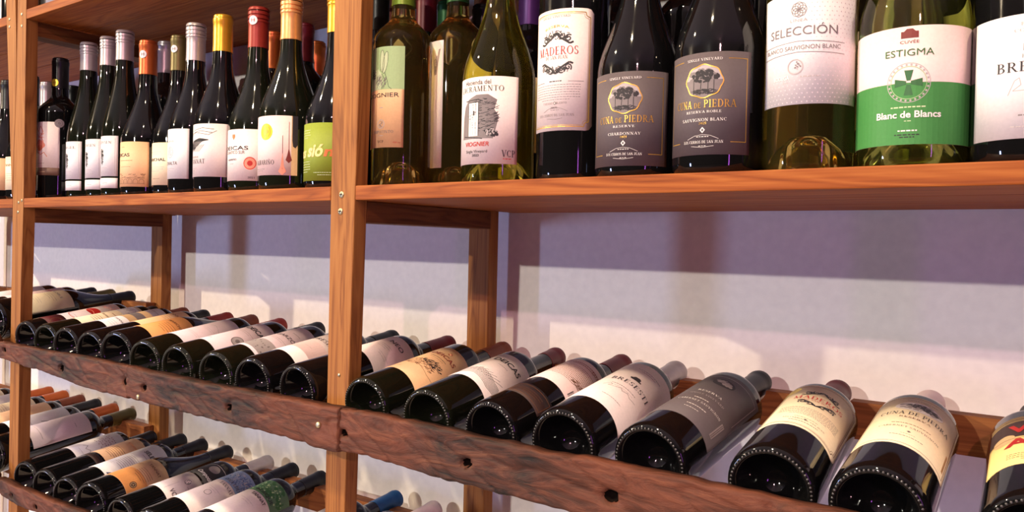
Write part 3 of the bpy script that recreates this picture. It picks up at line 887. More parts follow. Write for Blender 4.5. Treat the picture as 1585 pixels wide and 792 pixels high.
S(-1.0266, .055, 8, 'burgundy', .0385, .264, 'black', 'dark bottle with shiny yellow gold cap and white label of black ploughed vineyard rows', 'f_gold',
  [(.023, 82, 76, 'pinkwhite', [LN('ink', 1.5, *[[(-34 + 2.5 * k, 42 - .5 * k), (-20 + 3.4 * k, 51), (0 + 2.0 * k, 55 - .3 * k)] for k in range(0, 8)]), LN('ink', .8, *[[(-36 + 3 * k, 38 - .2 * k), (-28 + 3.2 * k, 46)] for k in range(12)]), ('m',) + LN('ink', .7, [(-30, 58), (-10, 64), (14, 60), (26, 66)], [(-20, 66), (4, 70), (22, 68)], [(-26, 62), (0, 66), (20, 63)])[1:],
                             SMALL(-14, 12, 24, 1, 'palegrey'), RING(-16, 7, 2.6, 2.6, .6, 'palegrey', 14), SMALL(6, 7, 26, 1, 'palegrey', seed=9), T('RESERVA', -12, 27, 18, 3, 'grey'), TS('TANNAT', -8, 19, 34, 6.4, 'ink')])], zb=.102, screwcap=False, capz=.055)
S(-1.1048, .061, -4, 'burgundy', .0375, .264, 'black', 'dark bottle with silver screw cap and white label with a faint round crest', 'f_silver',
  [(.023, 66, 75, 'white', [E(-2, 40, 9, 9, 'lilac', 20), RING(-2, 40, 8.4, 8.4, .7, 'palegrey', 20), SCRIB(4, -2, 40, 6, 6, 24, .5, 'palegrey', 3), SMALL(-2, 15, 22, 2, 'palegrey', 2.6), T('RESERVA', -4, 55, 24, 3, 'palegrey'), T('DONALTA', -2, 21, 34, 5, 'grey', 1)])], zb=.100, screwcap=True)
S(-1.1808, .081, -4, 'burgundy', .0385, .261, 'black', 'dark bottle with badged olive brown cap and narrow cream label', 'f_olive',
  [(.017, 76, 67, 'cream', [SMALL(0, 52, 30, 2, 'palegrey', 3), SMALL(0, 28, 40, 3, 'palegrey', 3, .7, 3), SMALL(4, 10, 30, 1, 'brown'), T('MARICHAL', 0, 38, 46, 4.6, 'ink', 1)])], zb=.092, emblem=(30, 6.5, 6, 'white', 'brown'))
S(-1.2605, .073, 6, 'burgundy', .0395, .262, 'black', 'dark bottle with copper cap and peach label showing a sketched arcade', 'f_copper',
  [(.016, 82, 73, 'peach', [arcade(2, 5, 66, 16, 'brown', 5), SMALL(0, 32, 40, 1, 'brown'), SMALL(-6, 64, 16, 1, 'brown'), SMALL(0, 42, 50, 1, 'brown', h=.8, seed=4), T('DEICAS', -8, 49, 36, 5.2, 'ink', 1)])], zb=.095, screwcap=False, emblem=(32, 5, 6.5, 'white', 'brown'))
for nm, X, Y, H, lab in (('third', -1.3365, .074, .289, 'rightmost'), ('second', -1.4076, .083, .290, 'middle'), ('first', -1.4787, .083, .289, 'leftmost')):
    S(X, Y, -3, 'alsace', .0345, H, 'darkgreen', '%s of three slender dark bottles with pale silver screw caps and two-part white labels' % lab, 'f_silver',
      [(.016, 62, 17, 'white', [SMALL(6, 8, 22, 1, 'palegrey', h=1.2, seed=4)], 0, 'lower_label'),
       (.036, 62, 68, 'white', [SCRIB(7, -2, 32, 5, 12, 70, 1.1, 'ink', 4), SCRIB(8, -4, 42, 6, 4, 30, .9, 'ink', 3), SMALL(4, 14, 24, 1, 'palegrey'), SMALL(4, 7, 40, 1, 'palegrey', seed=8), LN('palegrey', .4, [(26, 4), (26, 64)]), TS('REINSEN' if lab != 'leftmost' else 'ENGEL', 2, 55, 36, 4.4, 'grey')])], zb=.112, screwcap=True, capz=.052)
S(-1.5496, .066, 8, 'bordeaux', .0365, .266, 'black', 'black bottle with gold-crested black capsule and white label of an orange figure', 'f_black',
  [(.044, 74, 14, 'brownband', [SMALL(0, 6, 40, 1, 'tan')], 0, 'lower_label'), (.058, 74, 84, 'pinkwhite', [BLOB(3, -2, 42, 13, 9, 'coral'), BLOB(6, -2, 36, 9, 5, 'orangeink'), SCRIB(5, 0, 46, 12, 20, 26, .9, 'coral', 9), LN('orangeink', 1, [(-12, 74), (-4, 66), (2, 76), (8, 66), (0, 56)], [(-8, 30), (2, 24), (10, 28), (16, 20)]), SMALL(2, 8, 30, 1, 'brown')])],
  zb=.160, emblem=(55, 5, 7, 'yellowgold', 'brown'), medal=(.140, 36, 8, 'grey', 'palegrey'))
# far left bay
S(-1.6323, .050, 10, 'burgundy', .039, .24, 'black', 'dark bottle with cream label half hidden behind the left front post', 'f_black', [(.018, 84, 62, 'cream', [SMALL(0, 30, 40, 4, 'brown', 4), T('TANNAT', 0, 44, 40, 5, 'brown')])], zb=.086)
S(-1.7272, .050, 10, 'burgundy', .039, .24, 'black', 'dark bottle with peach cream label at the far left edge of the lower shelf', 'f_black', [(.020, 84, 62, 'peach', [SMALL(0, 30, 40, 4, 'brown', 4), T('MERLOT', 0, 44, 40, 5, 'brown')])], zb=.086)
# on the upper shelf, only their feet come into view
for X, Y, d in ((-1.690, .06, 'dark bottle foot on the upper shelf at the far left edge'), (-1.480, .07, 'dark bottle foot on the upper shelf just right of the left front post')):
    S(X, Y, 0, 'bordeaux', .0375, .262, 'black', d, 'f_black', [], z=UP_Z1, group='bottles on the upper shelf')

# =============== standing, right bay
S(-0.6737, .066, -4, 'bordeaux', .0365, .285, 'amber', 'clear bottle of golden wine with a sage and peach label showing a hare', 'f_green',
  [(.047, 66, 120, 'peach', [R(-33, 69, 33, 120, 'sagegreen'),
                             PG('palegreen', [(2, 69), (6, 78), (4, 88), (-2, 94), (-8, 92), (-14, 84), (-22, 76), (-26, 69)]), PG('palegreen', ell(4.5, 103, 3.2, 13, 18)), PG('palegreen', [(9 + 3.2 * cos(t) + 4 * sin(t) * .5, 101 + 13 * sin(t)) for t in [2 * pi * i / 18 for i in range(18)]]),
                             LN('ink', .5, ell(4.5, 103, 3.2, 13, 18) + [(7.7, 103)], [(9 + 3.2 * cos(t) + 4 * sin(t) * .5, 101 + 13 * sin(t)) for t in [2 * pi * i / 18 for i in range(19)]], [(-8, 92), (-14, 84), (-22, 76)], [(8, 90), (12, 80), (14, 72), (18, 69)], [(4, 88), (8, 82), (10, 74)]),
                             SCRIB(3, 2, 79, 9, 8, 46, .45, 'grey', 5, 60), SCRIB(4, -12, 88, 6, 6, 40, .7, 'ink', 3), E(-10, 89, 1.2, 1.2, 'ink', 10), SEP, RING(4, 28, 5, 5, .8, 'palegrey', 18), SCRIB(6, 4, 28, 3, 3, 12, .5, 'grey', 3), SMALL(4, 47, 8, 1, 'palegrey', h=1), SMALL(4, 14, 12, 1, 'palegrey'),
                             T('VIOGNIER', 2, 60, 50, 5.0, 'ink', 0), TS('CAMPOTINTO', 4, 17, 34, 3.4, 'grey'), TS('VCP', 4, 5.5, 9, 3.2, 'ink'), T('750 ml', 25, 5, 9, 1.6, 'red')])], zb=.176, capz=.062)
S(-0.6433, .134, -18, 'bordeaux', .0362, .300, 'amber', 'clear bottle of amber wine with a tall narrow white strip label', 'f_darkgreen',
  [(.028, 38, 158, 'white', [PG('palegrey', [(-1, 148), (2, 147), (7, 126), (12, 147), (15, 148), (9, 116), (5, 116)]), SCRIB(5, 7, 128, 3, 12, 26, .5, 'grey', 5, 80)])], zb=.190, capz=.060)
S(-.5204, .060, 6, 'burgundy', .0405, .285, 'olive', 'olive green bottle with a pink white label of a sketched wooden door', 'f_darkgreen',
  [(.020, 86, 93, 'pinkwhite', [PG('grey', [(-26, 27), (-25, 50), (-22, 62), (-15, 70), (-4, 74), (10, 74), (20, 68), (17, 58), (22, 50), (19, 38), (17, 29)]), R(-22, 27, 16, 31, 'grey'), SCRIB(8, 4, 52, 18, 18, 120, .5, 'ink', 5, 8), R(-15, 30, -1, 66, 'inkwhite'), LN('ink', .8, [(-15, 30), (-15, 66), (-1, 66), (-1, 30)]), LN('grey', .4, [(-11.5, 31), (-11.5, 65)], [(-8, 31), (-8, 65)], [(-4.5, 31), (-4.5, 65)]), R(-8, 52, -6, 57, 'ink'), LN('ink', .9, [(-20, 68), (-2, 69), (4, 67)], [(-22, 30), (4, 27)]),
                                BLOBS(4, 14, 33, 8, 4, 46, 1.2, 'ink'), BLOBS(7, 14, 34, 7, 4, 22, .9, 'palegrey'), SMALL(-3, 8, 10, 1, 'grey'), SMALL(32, 5, 16, 1, 'red', h=.8),
                                T('Hacienda del', -4, 85, 34, 5, 'ink'), TS('SACRAMENTO', -2, 77.5, 58, 5.8, 'ink'), T('VIOGNIER', -4, 19, 32, 4.6, 'red', 1, .15), T('Single Vineyard', -4, 12, 28, 3, 'ink'), T('2023', -4, 8, 9, 2.6, 'ink', 1), TS('VCP', 33, 7.5, 15, 7.2, 'ink')])], zb=.118, capz=.062)
S(-0.4333, .075, 2, 'bordeaux', .0382, .285, 'black', 'black bottle with tall pink cream label, gold notched border and red title between scrolls', 'f_black', [(.052, 80, 124, 'pinkwhite', maderos(124, 80), 5)], zb=.192, capz=.062)
S(-.3506, .062, 8, 'burgundy', .0405, .290, 'black', 'black sloping bottle with grey gold-lettered label, left of the two grey-labelled ones', 'f_black', [(.011, 88, 89, 'greylabel', cuna('RESERVE', 'CHARDONNAY'))], zb=.106, capz=.062)
S(-.2631, .050, 2, 'burgundy', .0405, .290, 'black', 'black sloping bottle with grey gold-lettered label, right of the two grey-labelled ones', 'f_black', [(.016, 84, 89, 'greylabel', cuna('RESERVA ROBLE', 'SAUVIGNON BLANC'))], zb=.111, capz=.062)
S(-.1850, .058, 12, 'bordeaux', .0375, .300, 'straw', 'clear bottle of straw wine with dotted white label and a rosette of rings', 'f_gold',
  [(.055, 92, 92, 'white', [('p', 'lilac', [ell(x * 4 + (2 if y % 2 else 0), y * 3.5 + 2, .45, .45, 6) for x in range(-12, 13) for y in range(26)])] +
    [RING(-8 + 3.0 * cos(t), 78 + 3.0 * sin(t), 3.2, 3.2, .45, 'grey', 16) for t in [2 * pi * i / 8 for i in range(8)]] +
    [LN('grey', .4, [(-44, 50), (-8, 52), (30, 50)], [(-44, 41), (-8, 43), (30, 41)]), RING(-10, 31, 6, 6, .8, 'palegrey', 20), BLOBS(5, -8, 32, 3, 3, 9, .6, 'grey'), SMALL(2, 22, 26, 1, 'palegrey', h=1.2), SMALL(-18, 18, 8, 1, 'palegrey'),
     T('LÍNEA', -8, 68, 14, 2.6, 'palegrey'), T('SELECCIÓN', -6, 57, 58, 7.2, 'grey'), T('BLANCO SAUVIGNON BLANC', -7, 45, 66, 3.6, 'grey'), T('BODEGA', -22, 21, 15, 3.2, 'inkwhite', 2)])], zb=.200)
S(-.1046, .060, 4, 'champagne', .0412, .295, 'sage', 'pale green bottle with half pink, half green label and a cross in a ring', 'f_gold',
  [(.017, 150, 90, 'rose', [R(-75, 0, 75, 47, 'green'), RING(0, 47, 15, 15, .5, 'palegrey', 36), RING(0, 47, 12.4, 12.4, .5, 'greenlight', 36), ('p', 'palegrey', [ell(13.7 * cos(t), 47 + 13.7 * sin(t), .8, .8, 8) for t in [2 * pi * i / 26 for i in range(26)]]),
    PG('inkgreen', *[[(cos(a) * 1.6 - sin(a) * s, 47 + sin(a) * 1.6 + cos(a) * s) if i < 2 else (cos(a) * 9.5 - sin(a) * s * 2.4, 47 + sin(a) * 9.5 + cos(a) * s * 2.4) for i, s in ((0, -1.3), (1, 1.3), (2, 1.3), (3, -1.3))] for a in (0, pi / 2, pi, 3 * pi / 2)]),
    PG('maroon', [(-6, 81), (6, 81), (6, 86), (4, 86), (4, 84), (2, 84), (2, 88), (-2, 88), (-2, 84), (-4, 84), (-4, 86), (-6, 86)]), SMALL(0, 28, 40, 1, 'palegreen', h=1), SMALL(0, 17.6, 8, 1, 'palegreen'), SMALL(0, 10, 22, 1, 'inkwhite', h=1), SMALL(0, 7, 18, 2, 'ink', 1.8, .8),
    T('CUVÉE', 0, 77, 13, 2.2, 'maroon'), T('ESTIGMA', 0, 67.5, 34, 5.2, 'inkgreen', 0), T('Blanc de Blancs', 0, 20.5, 46, 5.0, 'inkwhite', 2)])], zb=.116)
S(-.0257, .055, 8, 'bordeaux', .0375, .290, 'black', 'black bottle with white signature label at the right edge of the shelf', 'f_black', [(.017, 92, 88, 'white', bres(88, 92))], zb=.190)

# =============== second row at the back of the shelf
for X, Y, H, gl, cap, d, pl in (
        (-1.8237, .165, .268, 'black', 'f_grey', 'back-row bottle whose grey cap shows left of the gold-crested black capsule', None), (-1.7298, .175, .252, 'black', 'f_black', 'back-row bottle whose black capsule shows right of the gold-crested one', None),
        (-1.3380, .150, .288, 'black', 'f_silver', 'back-row bottle whose ribbed silver cap shows between copper and olive caps', None), (-1.0067, .130, 0.254, 'black', 'f_copper', 'back-row bottle whose copper cap shows right of the red cap', None),
        (-.9362, .131, 0.257, 'black', 'f_maroon', 'back-row bottle whose dark red capsule shows right of the rose gold cap', None), (-1.0353, .240, .268, 'black', 'f_copper', 'back-row bottle whose coppery cap shows lower, beside the dark red capsule', None),
        (-.8000, .150, .288, 'black', 'f_black', 'back-row black bottle close to the right side of the main post', None), (-.8517, .228, .290, 'black', 'f_brown', 'back-row bottle whose orange brown capsule shows beside the main post', None),
        (-.7270, .168, .280, 'black', 'f_maroon', 'back-row bottle whose red capsule shows right of the hare bottle', None), (-.7620, .252, .294, 'darkgreen', 'f_darkgreen', 'back-row bottle whose green capsule shows behind the strip-label bottle', None),
        (-.6750, .226, .268, 'black', 'f_black', 'back-row bottle whose black capsule shows right of the strip-label bottle', None), (-.5496, .160, .262, 'black', 'f_purple', 'back-row bottle with purple capsule right of the door-label bottle', 'cream'),
        (-.4322, .165, .290, 'black', 'f_black', 'back-row black bottle behind the red-titled scroll label', None), (-.3396, .158, .290, 'black', 'f_black', 'back-row black bottle behind the left grey-labelled bottle', None),
        (-.2407, .150, .290, 'black', 'f_black', 'back-row black bottle between the right grey label and the dotted label', None), (-.1545, .155, .290, 'black', 'f_black', 'back-row bottle with white label sliver beside the pink and green label', 'white'), (-.0671, .150, .290, 'black', 'f_black', 'back-row black bottle between pink-green label and signature label', None)):
    S(X, Y, 14, 'bordeaux', .0342, H, gl, d, cap, [(.045, 74, 90, pl, [SMALL(0, 60, 40, 3, 'grey', 4), T('RESERVA', 0, 74, 40, 5, 'grey')])] if pl else [], group=GB)

# =============== lying, middle rails
LYI('mid2', -.6500, -.6642, 26, 'bordeaux', .0335, .290, 'darkgreen', 'lying bottle with orange peach label of an olive-tree sketch, first right of the post', 'f_brown',
    [(.052, 96, 108, 'peach', [SCRIB(5, -6, 40, 26, 12, 150, .7, 'brown', 4, 20), SCRIB(6, 8, 52, 18, 8, 110, .9, 'ink', 4, 30), LN('brown', .5, [(-40, 30), (-10, 34), (20, 28), (40, 32)]), SMALL(0, 70, 50, 1, 'ink', h=1), SMALL(0, 66, 40, 1, 'brown', seed=4), SMALL(-20, 12, 18, 1, 'brown'), SEP, E(3, 92, 3.4, 3.4, 'maroon', 12), SCRIB(9, 3, 92, 3, 3, 10, .5, 'peach', 3),
                                T('DEICAS', 2, 77, 46, 7.5, 'maroon', 1)])], zb=.180)
LYI('mid2', -.5569, -.5734, 28, 'bordeaux', .0335, .290, 'darkgreen', 'lying bottle with pale label of black ploughed lines and a dark red capsule', 'f_maroon',
    [(.066, 92, 98, 'pinkwhite', [LN('ink', .8, *[[(-38 + k, 8 + 3 * k), (-10, 16 + 2.4 * k), (20, 10 + 2.2 * k), (40 - k, 18 + 1.4 * k)] for k in range(9)]), LN('ink', .6, *[[(-30 + 8 * k, 24), (-10 + 8 * k, 38)] for k in range(6)]), SMALL(4, 62, 30, 1, 'grey', h=.8), T('DEICAS', 4, 71, 48, 9, 'ink', 2)])], zb=.178, capz=.04)
LYI('mid2', -.4711, -.4725, 30, 'bordeaux', .0335, .292, 'black', 'lying bottle turned to show its beige back label with a barcode, maroon capsule', 'f_maroon',
    [(.098, 92, 84, 'rose', [('p', 'ink', [[(22 + 1.3 * k, 6), (22 + 1.3 * k + (.5 if k % 3 else .9), 6), (22 + 1.3 * k + (.5 if k % 3 else .9), 19), (22 + 1.3 * k, 19)] for k in range(13)]), SMALL(-2, 74, 60, 2, 'maroon', 4, 1.2, 2), SMALL(-4, 62, 58, 12, 'brown', 3.4, .9, 3), SCRIB(5, 20, 32, 14, 6, 40, .7, 'brown', 6, 10), T('TANNAT', 24, 70, 26, 3.4, 'maroon')]),
     (.040, 60, 30, 'darkbrown', [FRAME(-26, 4, 26, 26, .8, 'brown'), SMALL(0, 18, 36, 3, 'brown', 4)], 0, 'front_label')], zb=.188)
LYI('mid2', -.3853, -.3955, 28, 'bordeaux', .0362, .288, 'black', 'lying bottle with large plain cream signature label and silver capsule', 'f_grey', [(.046, 98, 134, 'pinkwhite', [i if i[0] == 'p' and False else i for i in [PG('ink', [(-6, 84), (9, 84), (9, 86), (6, 87), (6, 91), (3, 93), (-3, 92.5), (-5, 89), (-8, 88)]), SMALL(6, 116, 36, 2, 'grey', 4, 1, 5), SMALL(2, 56, 60, 1, 'grey', h=1), SMALL(2, 51, 30, 2, 'palegrey', 3), SMALL(4, 22, 46, 1, 'palegrey', h=1),
     LN('grey', .5, [(-22, 46), (-16, 54), (-12, 50), (-16, 46), (-6, 47), (0, 51), (4, 46), (10, 50), (16, 46), (26, 49)]), TS('BRESESTI', 4, 68, 58, 8.5, 'ink')]])], zb=.186)
LYI('mid2', -.2959, -.2899, 20, 'bordeaux', .0362, .286, 'black', 'lying black bottle with dull charcoal label and black capsule', 'f_black',
    [(.044, 100, 134, 'greylabel', [LN('palegrey', .5, [(-44, 8), (-44, 126), (44, 126), (44, 60)]), E(-2, 108, 14, 10, 'charcoal', 24), BLOBS(4, -2, 109, 11, 6, 30, 2.0, 'grey'), SMALL(-2, 50, 30, 1, 'inkwhite', h=1.2), SMALL(2, 30, 40, 1, 'inkwhite', h=1.2), R(34, 12, 40, 44, 'palegrey'), LN('greylabel', .6, [(36, 13), (36, 43)], [(38, 13), (38, 43)]), SMALL(0, 22, 30, 1, 'inkwhite', h=.9), TS('RESERVA', -2, 70, 30, 3.8, 'inkwhite'), TS('SINGLE VINEYARD', 0, 60, 44, 3.4, 'palegrey'), TS('CABERNET SAUVIGNON', 2, 40, 56, 3.8, 'inkwhite')])], zb=.186)
LYI('mid2', -.1895, -.203, 17, 'bordeaux', .0362, .284, 'black', 'lying bottle with yellow cream notched label, red title, yellow seal and maroon capsule', 'f_maroon',
    [(.058, 98, 122, 'cream', [FRAME(-45, 4, 45, 118, .8, 'brown', 6), FRAME(-43, 6, 43, 116, .4, 'brown', 6), SCROLL(0, 94, 1.7, 'ink'), SCROLL(0, 68, 1.7, 'ink', -1), SMALL(0, 50, 66, 7, 'grey', 3, .8, 4), SMALL(0, 24, 40, 1, 'ink'), PG('grey', [(0, 22), (2, 20), (0, 18), (-2, 20)]), SMALL(0, 13, 50, 1, 'grey', h=1), SMALL(-22, 108, 1, 1, 'grey'),
                               TS('MADEROS', 0, 77, 56, 8.6, 'red'), TS('DE SAN JUAN', 0, 72, 30, 3.2, 'red'), TS('LOS CERROS DE SAN JUAN', 0, 17, 44, 2.6, 'grey')], 5)], zb=.184, medal=(.168, -34, 11, 'yellowgold', 'gold'))
LYI('mid2', -.1105, -.1120, 14, 'bordeaux', .0362, .284, 'black', 'lying bottle with cream tree-oval label and pinkish white capsule', 'f_white',
    [(.054, 100, 126, 'cream', [FRAME(-46, 4, 46, 122, .7, 'brown'), E(0, 98, 24, 12, 'palegrey', 28), BLOBS(3, 0, 99, 20, 8, 60, 2.4, 'grey'), BLOBS(4, 3, 100, 17, 6, 46, 1.7, 'ink'), R(41, 14, 44, 50, 'tan'), SMALL(0, 66, 30, 1, 'grey', h=1), SMALL(0, 50, 62, 1, 'brown', h=1.1, seed=2), PG('grey', [(0, 34), (2, 32), (0, 30), (-2, 32)]), SMALL(0, 20, 50, 1, 'grey', h=1, seed=3), SMALL(0, 26, 22, 1, 'grey', seed=4),
                                TS('CUNA DE PIEDRA', 0, 74, 70, 8.0, 'ink'), TS('SINGLE VINEYARD', 0, 113, 30, 2.4, 'grey'), TS('RESERVA', 0, 65.5, 30, 3.4, 'brown'), TS('CABERNET SAUVIGNON', 0, 40, 58, 3.4, 'grey')])], zb=.186)
LYI('mid2', -.0105, -.0200, 6, 'bordeaux', .0362, .284, 'black', 'lying bottle with two-tone brown and yellow label at the right edge', 'f_black',
    [(.058, 104, 112, 'yellowcream', [R(-52, 62, 52, 100, 'darkbrown'), BLOB(5, -34, 60, 12, 10, 'tan'), LN('brown', .8, [(-52, 104), (0, 106), (52, 104)], [(-52, 60), (0, 58), (52, 60)]), SMALL(0, 22, 60, 4, 'brown', 4, 1), T('Vi', -18, 72, 24, 18, 'red', 3), T('Ai', -18, 40, 30, 16, 'red', 3)])], zb=.184)
# left bay, right to left
LYI('mid1', -.7690, -.7681, 24, 'bordeaux', .0342, .290, 'black', 'lying bottle passing behind the main post, pinkish label at right, maroon capsule', 'f_maroon', [(.100, 92, 78, 'rose', [SMALL(0, 44, 30, 3, 'grey', 4), SMALL(20, 26, 30, 2, 'palegrey', 4), T('NEO', 10, 56, 30, 7, 'ink', 1)])], zb=.184)
LYI('mid1', -.8570, -.8830, 26, 'bordeaux', .0342, .288, 'black', 'lying bottle left of the main post with plain cream label and dark capsule', 'f_black', [(.050, 94, 118, 'pinkwhite', [R(-47, 24, 47, 60, 'rose'), SMALL(0, 40, 30, 1, 'palegrey'), TS('BRESESTI', 4, 68, 56, 8, 'ink')])], zb=.184)
LYI('mid1', -.9365, -.9700, 26, 'bordeaux', .0342, .288, 'darkgreen', 'lying bottle with lilac grey dotted lower label, second left of the main post', 'f_black', [(.048, 94, 118, 'lilac', [R(-47, 6, 47, 40, 'palegrey'), BLOBS(4, 0, 22, 40, 14, 24, 1.6, 'grey'), SMALL(4, 90, 30, 1, 'grey', h=1), T('GARZÓN', 4, 70, 50, 7, 'ink'), SMALL(0, 58, 40, 2, 'grey', 4)])], zb=.182)
LYI('mid1', -1.0285, -1.0600, 26, 'bordeaux', .0342, .288, 'darkgreen', 'lying bottle with pink grey label and round grey stamp, third left of the main post', 'f_black', [(.046, 92, 116, 'lilac', [E(16, 44, 11, 11, 'palegrey', 20), RING(16, 44, 10, 10, 1.4, 'grey', 20), E(16, 44, 4, 4, 'grey', 12), SMALL(-16, 14, 14, 1, 'grey', h=1.4), T('DEICAS', 6, 84, 46, 9, 'ink', 2), SMALL(0, 72, 40, 2, 'grey', 4)])], zb=.180)
LYI('mid1', -1.1130, -1.1600, 26, 'bordeaux', .0342, .288, 'darkgreen', 'lying bottle with blank pale grey label and brown red capsule', 'f_red', [(.052, 92, 112, 'lilac', [LN('palegrey', .8, [(-20, 70), (0, 76), (20, 68)]), SMALL(4, 60, 36, 2, 'palegrey', 4), SMALL(4, 30, 36, 2, 'palegrey', 4)])], zb=.180)
LYI('mid1', -1.1935, -1.2460, 28, 'burgundy', .0375, .292, 'black', 'lying broad bottle with strong orange label and round black stamp', 'f_brown', [(.044, 100, 82, 'orange', [E(28, 12, 6.5, 6.5, 'ink', 20), RING(28, 12, 4.6, 4.6, .9, 'orange', 18), LN('orange', .9, [(26, 10), (28, 14), (30, 10)]), SMALL(6, 46, 30, 5, 'brown', 5, .9, 2), SMALL(-26, 30, 16, 2, 'brown', 5), T('MARICHAL', 6, 54, 40, 5, 'brown', 1)])], zb=.128)
LYI('mid1', -1.2730, -1.3180, 26, 'bordeaux', .0342, .288, 'black', 'lying bottle with thin peach label just left of the orange-labelled one', 'f_red', [(.085, 90, 96, 'peach', [SMALL(0, 60, 40, 3, 'brown', 5), T('TANNAT', 0, 72, 40, 5, 'brown')])], zb=.184)
LYI('mid1', -1.3530, -1.3950, 24, 'bordeaux', .0342, .288, 'black', 'lying bottle with white lower label and greyish brown landscape band', 'f_black', [(.062, 90, 120, 'white', [R(-45, 44, 45, 92, 'tan'), R(-45, 60, 45, 78, 'grey'), SMALL(0, 104, 40, 1, 'grey', h=1), SMALL(6, 20, 30, 3, 'palegrey', 5), T('PISANO', 4, 28, 30, 4, 'grey')])], zb=.186)
LYI('mid1', -1.4235, -1.4660, 24, 'bordeaux', .0342, .288, 'darkgreen', 'lying bottle with cream label of red-brown script, third from the left post', 'f_brown', [(.055, 90, 122, 'cream', [SMALL(6, 40, 40, 4, 'brown', 5, 1, 4), R(-45, 82, 45, 116, 'palegrey'), SCRIB(4, 0, 98, 36, 12, 40, .8, 'grey', 7), SMALL(6, 66, 30, 1, 'maroon', h=1.2), T('Reserva', 4, 50, 30, 5, 'brown')])], zb=.186)
LYI('mid1', -1.4970, -1.5320, 24, 'bordeaux', .0342, .262, 'black', 'lying bottle with wine-coloured band, red seal and pale label next to the left post', 'f_black', [(.030, 90, 32, 'wine', [RING(10, 16, 10, 10, 1.2, 'brown', 20)], 0, 'lower_label'), (.064, 90, 108, 'pinkwhite', [BLOB(4, 2, 58, 18, 11, 'red', .1), RING(2, 34, 22, 22, 1.6, 'coral', 26), SCRIB(4, 10, 92, 26, 12, 40, .9, 'coral', 7), SMALL(0, 20, 40, 2, 'grey', 5)])], zb=.176, yt=.255)
# far left bay
LYI('mid0', -1.6300, -1.6750, 20, 'burgundy', .0375, .290, 'black', 'lying bottle with ivory label and long black neck just left of the left post', 'f_black', [(.045, 96, 92, 'cream', [SMALL(6, 60, 40, 3, 'grey', 5), SMALL(6, 30, 40, 3, 'palegrey', 5), T('ROBLE', 6, 70, 34, 5, 'grey')])], zb=.140)
LYI('mid0', -1.7180, -1.7560, 22, 'bordeaux', .0342, .290, 'black', 'lying bottle with grey-pink label and olive capsule behind the left post', 'f_olive', [(.060, 92, 116, 'rose', [SMALL(6, 70, 40, 3, 'grey', 5), T('MERLOT', 6, 84, 34, 5, 'red')])], zb=.186)
LYI('mid0', -1.8030, -1.8400, 22, 'bordeaux', .0342, .290, 'black', 'lying bottle with white label, furthest left on the middle rails', 'f_black', [(.055, 92, 116, 'white', [SMALL(6, 70, 40, 3, 'grey', 5), T('MALBEC', 6, 84, 34, 5, 'grey')])], zb=.186)

# =============== lying, bottom rails
LYI('low1', -1.4920, -1.5350, 30, 'bordeaux', .0342, .262, 'black', 'bottom-row bottle with tan oval seal and white label dotted with brown squares', 'f_black', [(.080, 92, 100, 'white', [('p', 'maroon', [[(x * 5 - 12 - .9, y * 5 + 52 - .9), (x * 5 - 12 + .9, y * 5 + 52 - .9), (x * 5 - 12 + .9, y * 5 + 52 + .9), (x * 5 - 12 - .9, y * 5 + 52 + .9)] for x in range(8) for y in range(7) if (x * 3 + y * 5) % 7 < 5]), LN('grey', .8, [(-10, 26), (-2, 32), (4, 24), (12, 30), (22, 24)]), SMALL(6, 14, 40, 1, 'palegrey')])], zb=.184, yt=.255, medal=(.060, 24, 10, 'tan', 'brown'))
LYI('low1', -1.4190, -1.4680, 30, 'bordeaux', .0342, .288, 'black', 'bottom-row bottle with dark base band, peach label and black capsule', 'f_black', [(.098, 92, 84, 'peach', [SMALL(0, 40, 34, 7, 'brown', 4.4, .9, 3), SMALL(30, 60, 16, 2, 'orangeink', 5, 1), T('ROSADO', 4, 62, 30, 4, 'orangeink')]), (.080, 92, 14, 'darkbrown', [SMALL(0, 7, 50, 1, 'brown')], 0, 'lower_label')], zb=.184)
LYI('low1', -1.3445, -1.4000, 30, 'bordeaux', .0342, .292, 'black', 'bottom-row bottle with long white label, small dark triangle and blue-black capsule', 'f_black', [(.056, 92, 126, 'white', [PG('blueink', [(8, 4), (20, 4), (20, 26)]), SMALL(6, 68, 40, 9, 'grey', 4.4, .8, 3), SMALL(-20, 40, 20, 5, 'palegrey', 4.4), T('SELENA', 14, 92, 44, 8, 'ink', 2), SMALL(10, 84, 40, 1, 'grey', h=1)])], zb=.186)
LYI('low1', -1.2650, -1.3180, 30, 'burgundy', .0375, .292, 'black', 'bottom-row broad bottle with orange peach label and round black stamp', 'f_black', [(.040, 100, 84, 'peach', [R(-50, 0, 50, 40, 'orange'), E(22, 16, 6.5, 6.5, 'ink', 20), RING(22, 16, 4.6, 4.6, .9, 'peach', 18), LN('peach', .9, [(20, 14), (22, 18), (24, 14)]), SMALL(10, 52, 34, 6, 'brown', 4.2, .8, 3), SMALL(-24, 60, 16, 2, 'brown', 4), T('TANNAT', 10, 64, 36, 5, 'brown', 1)])], zb=.128)
LYI('low1', -1.1740, -1.1980, 28, 'bordeaux', .0342, .292, 'black', 'bottom-row bottle with white VCP label, grey rosette and silver capsule', 'f_silver', [(.062, 92, 66, 'pinkwhite', [E(6, 46, 6, 6, 'grey', 18), SCRIB(5, 6, 46, 5, 5, 18, .8, 'pinkwhite', 4), LN('palegrey', .5, [(-2, 6), (-2, 34)]), SMALL(26, 40, 22, 2, 'grey', 5), T('VCP', 18, 10, 22, 8, 'grey', 1)]), (.132, 92, 48, 'charcoal', [LN('palegrey', .7, [(-40, 6), (-40, 30), (-10, 44), (20, 44), (40, 30)]), E(0, 32, 12, 9, 'grey', 20), T('Campotinto', 8, 8, 50, 7, 'inkwhite', 2, .2)], 0, 'upper_label')], zb=.186)
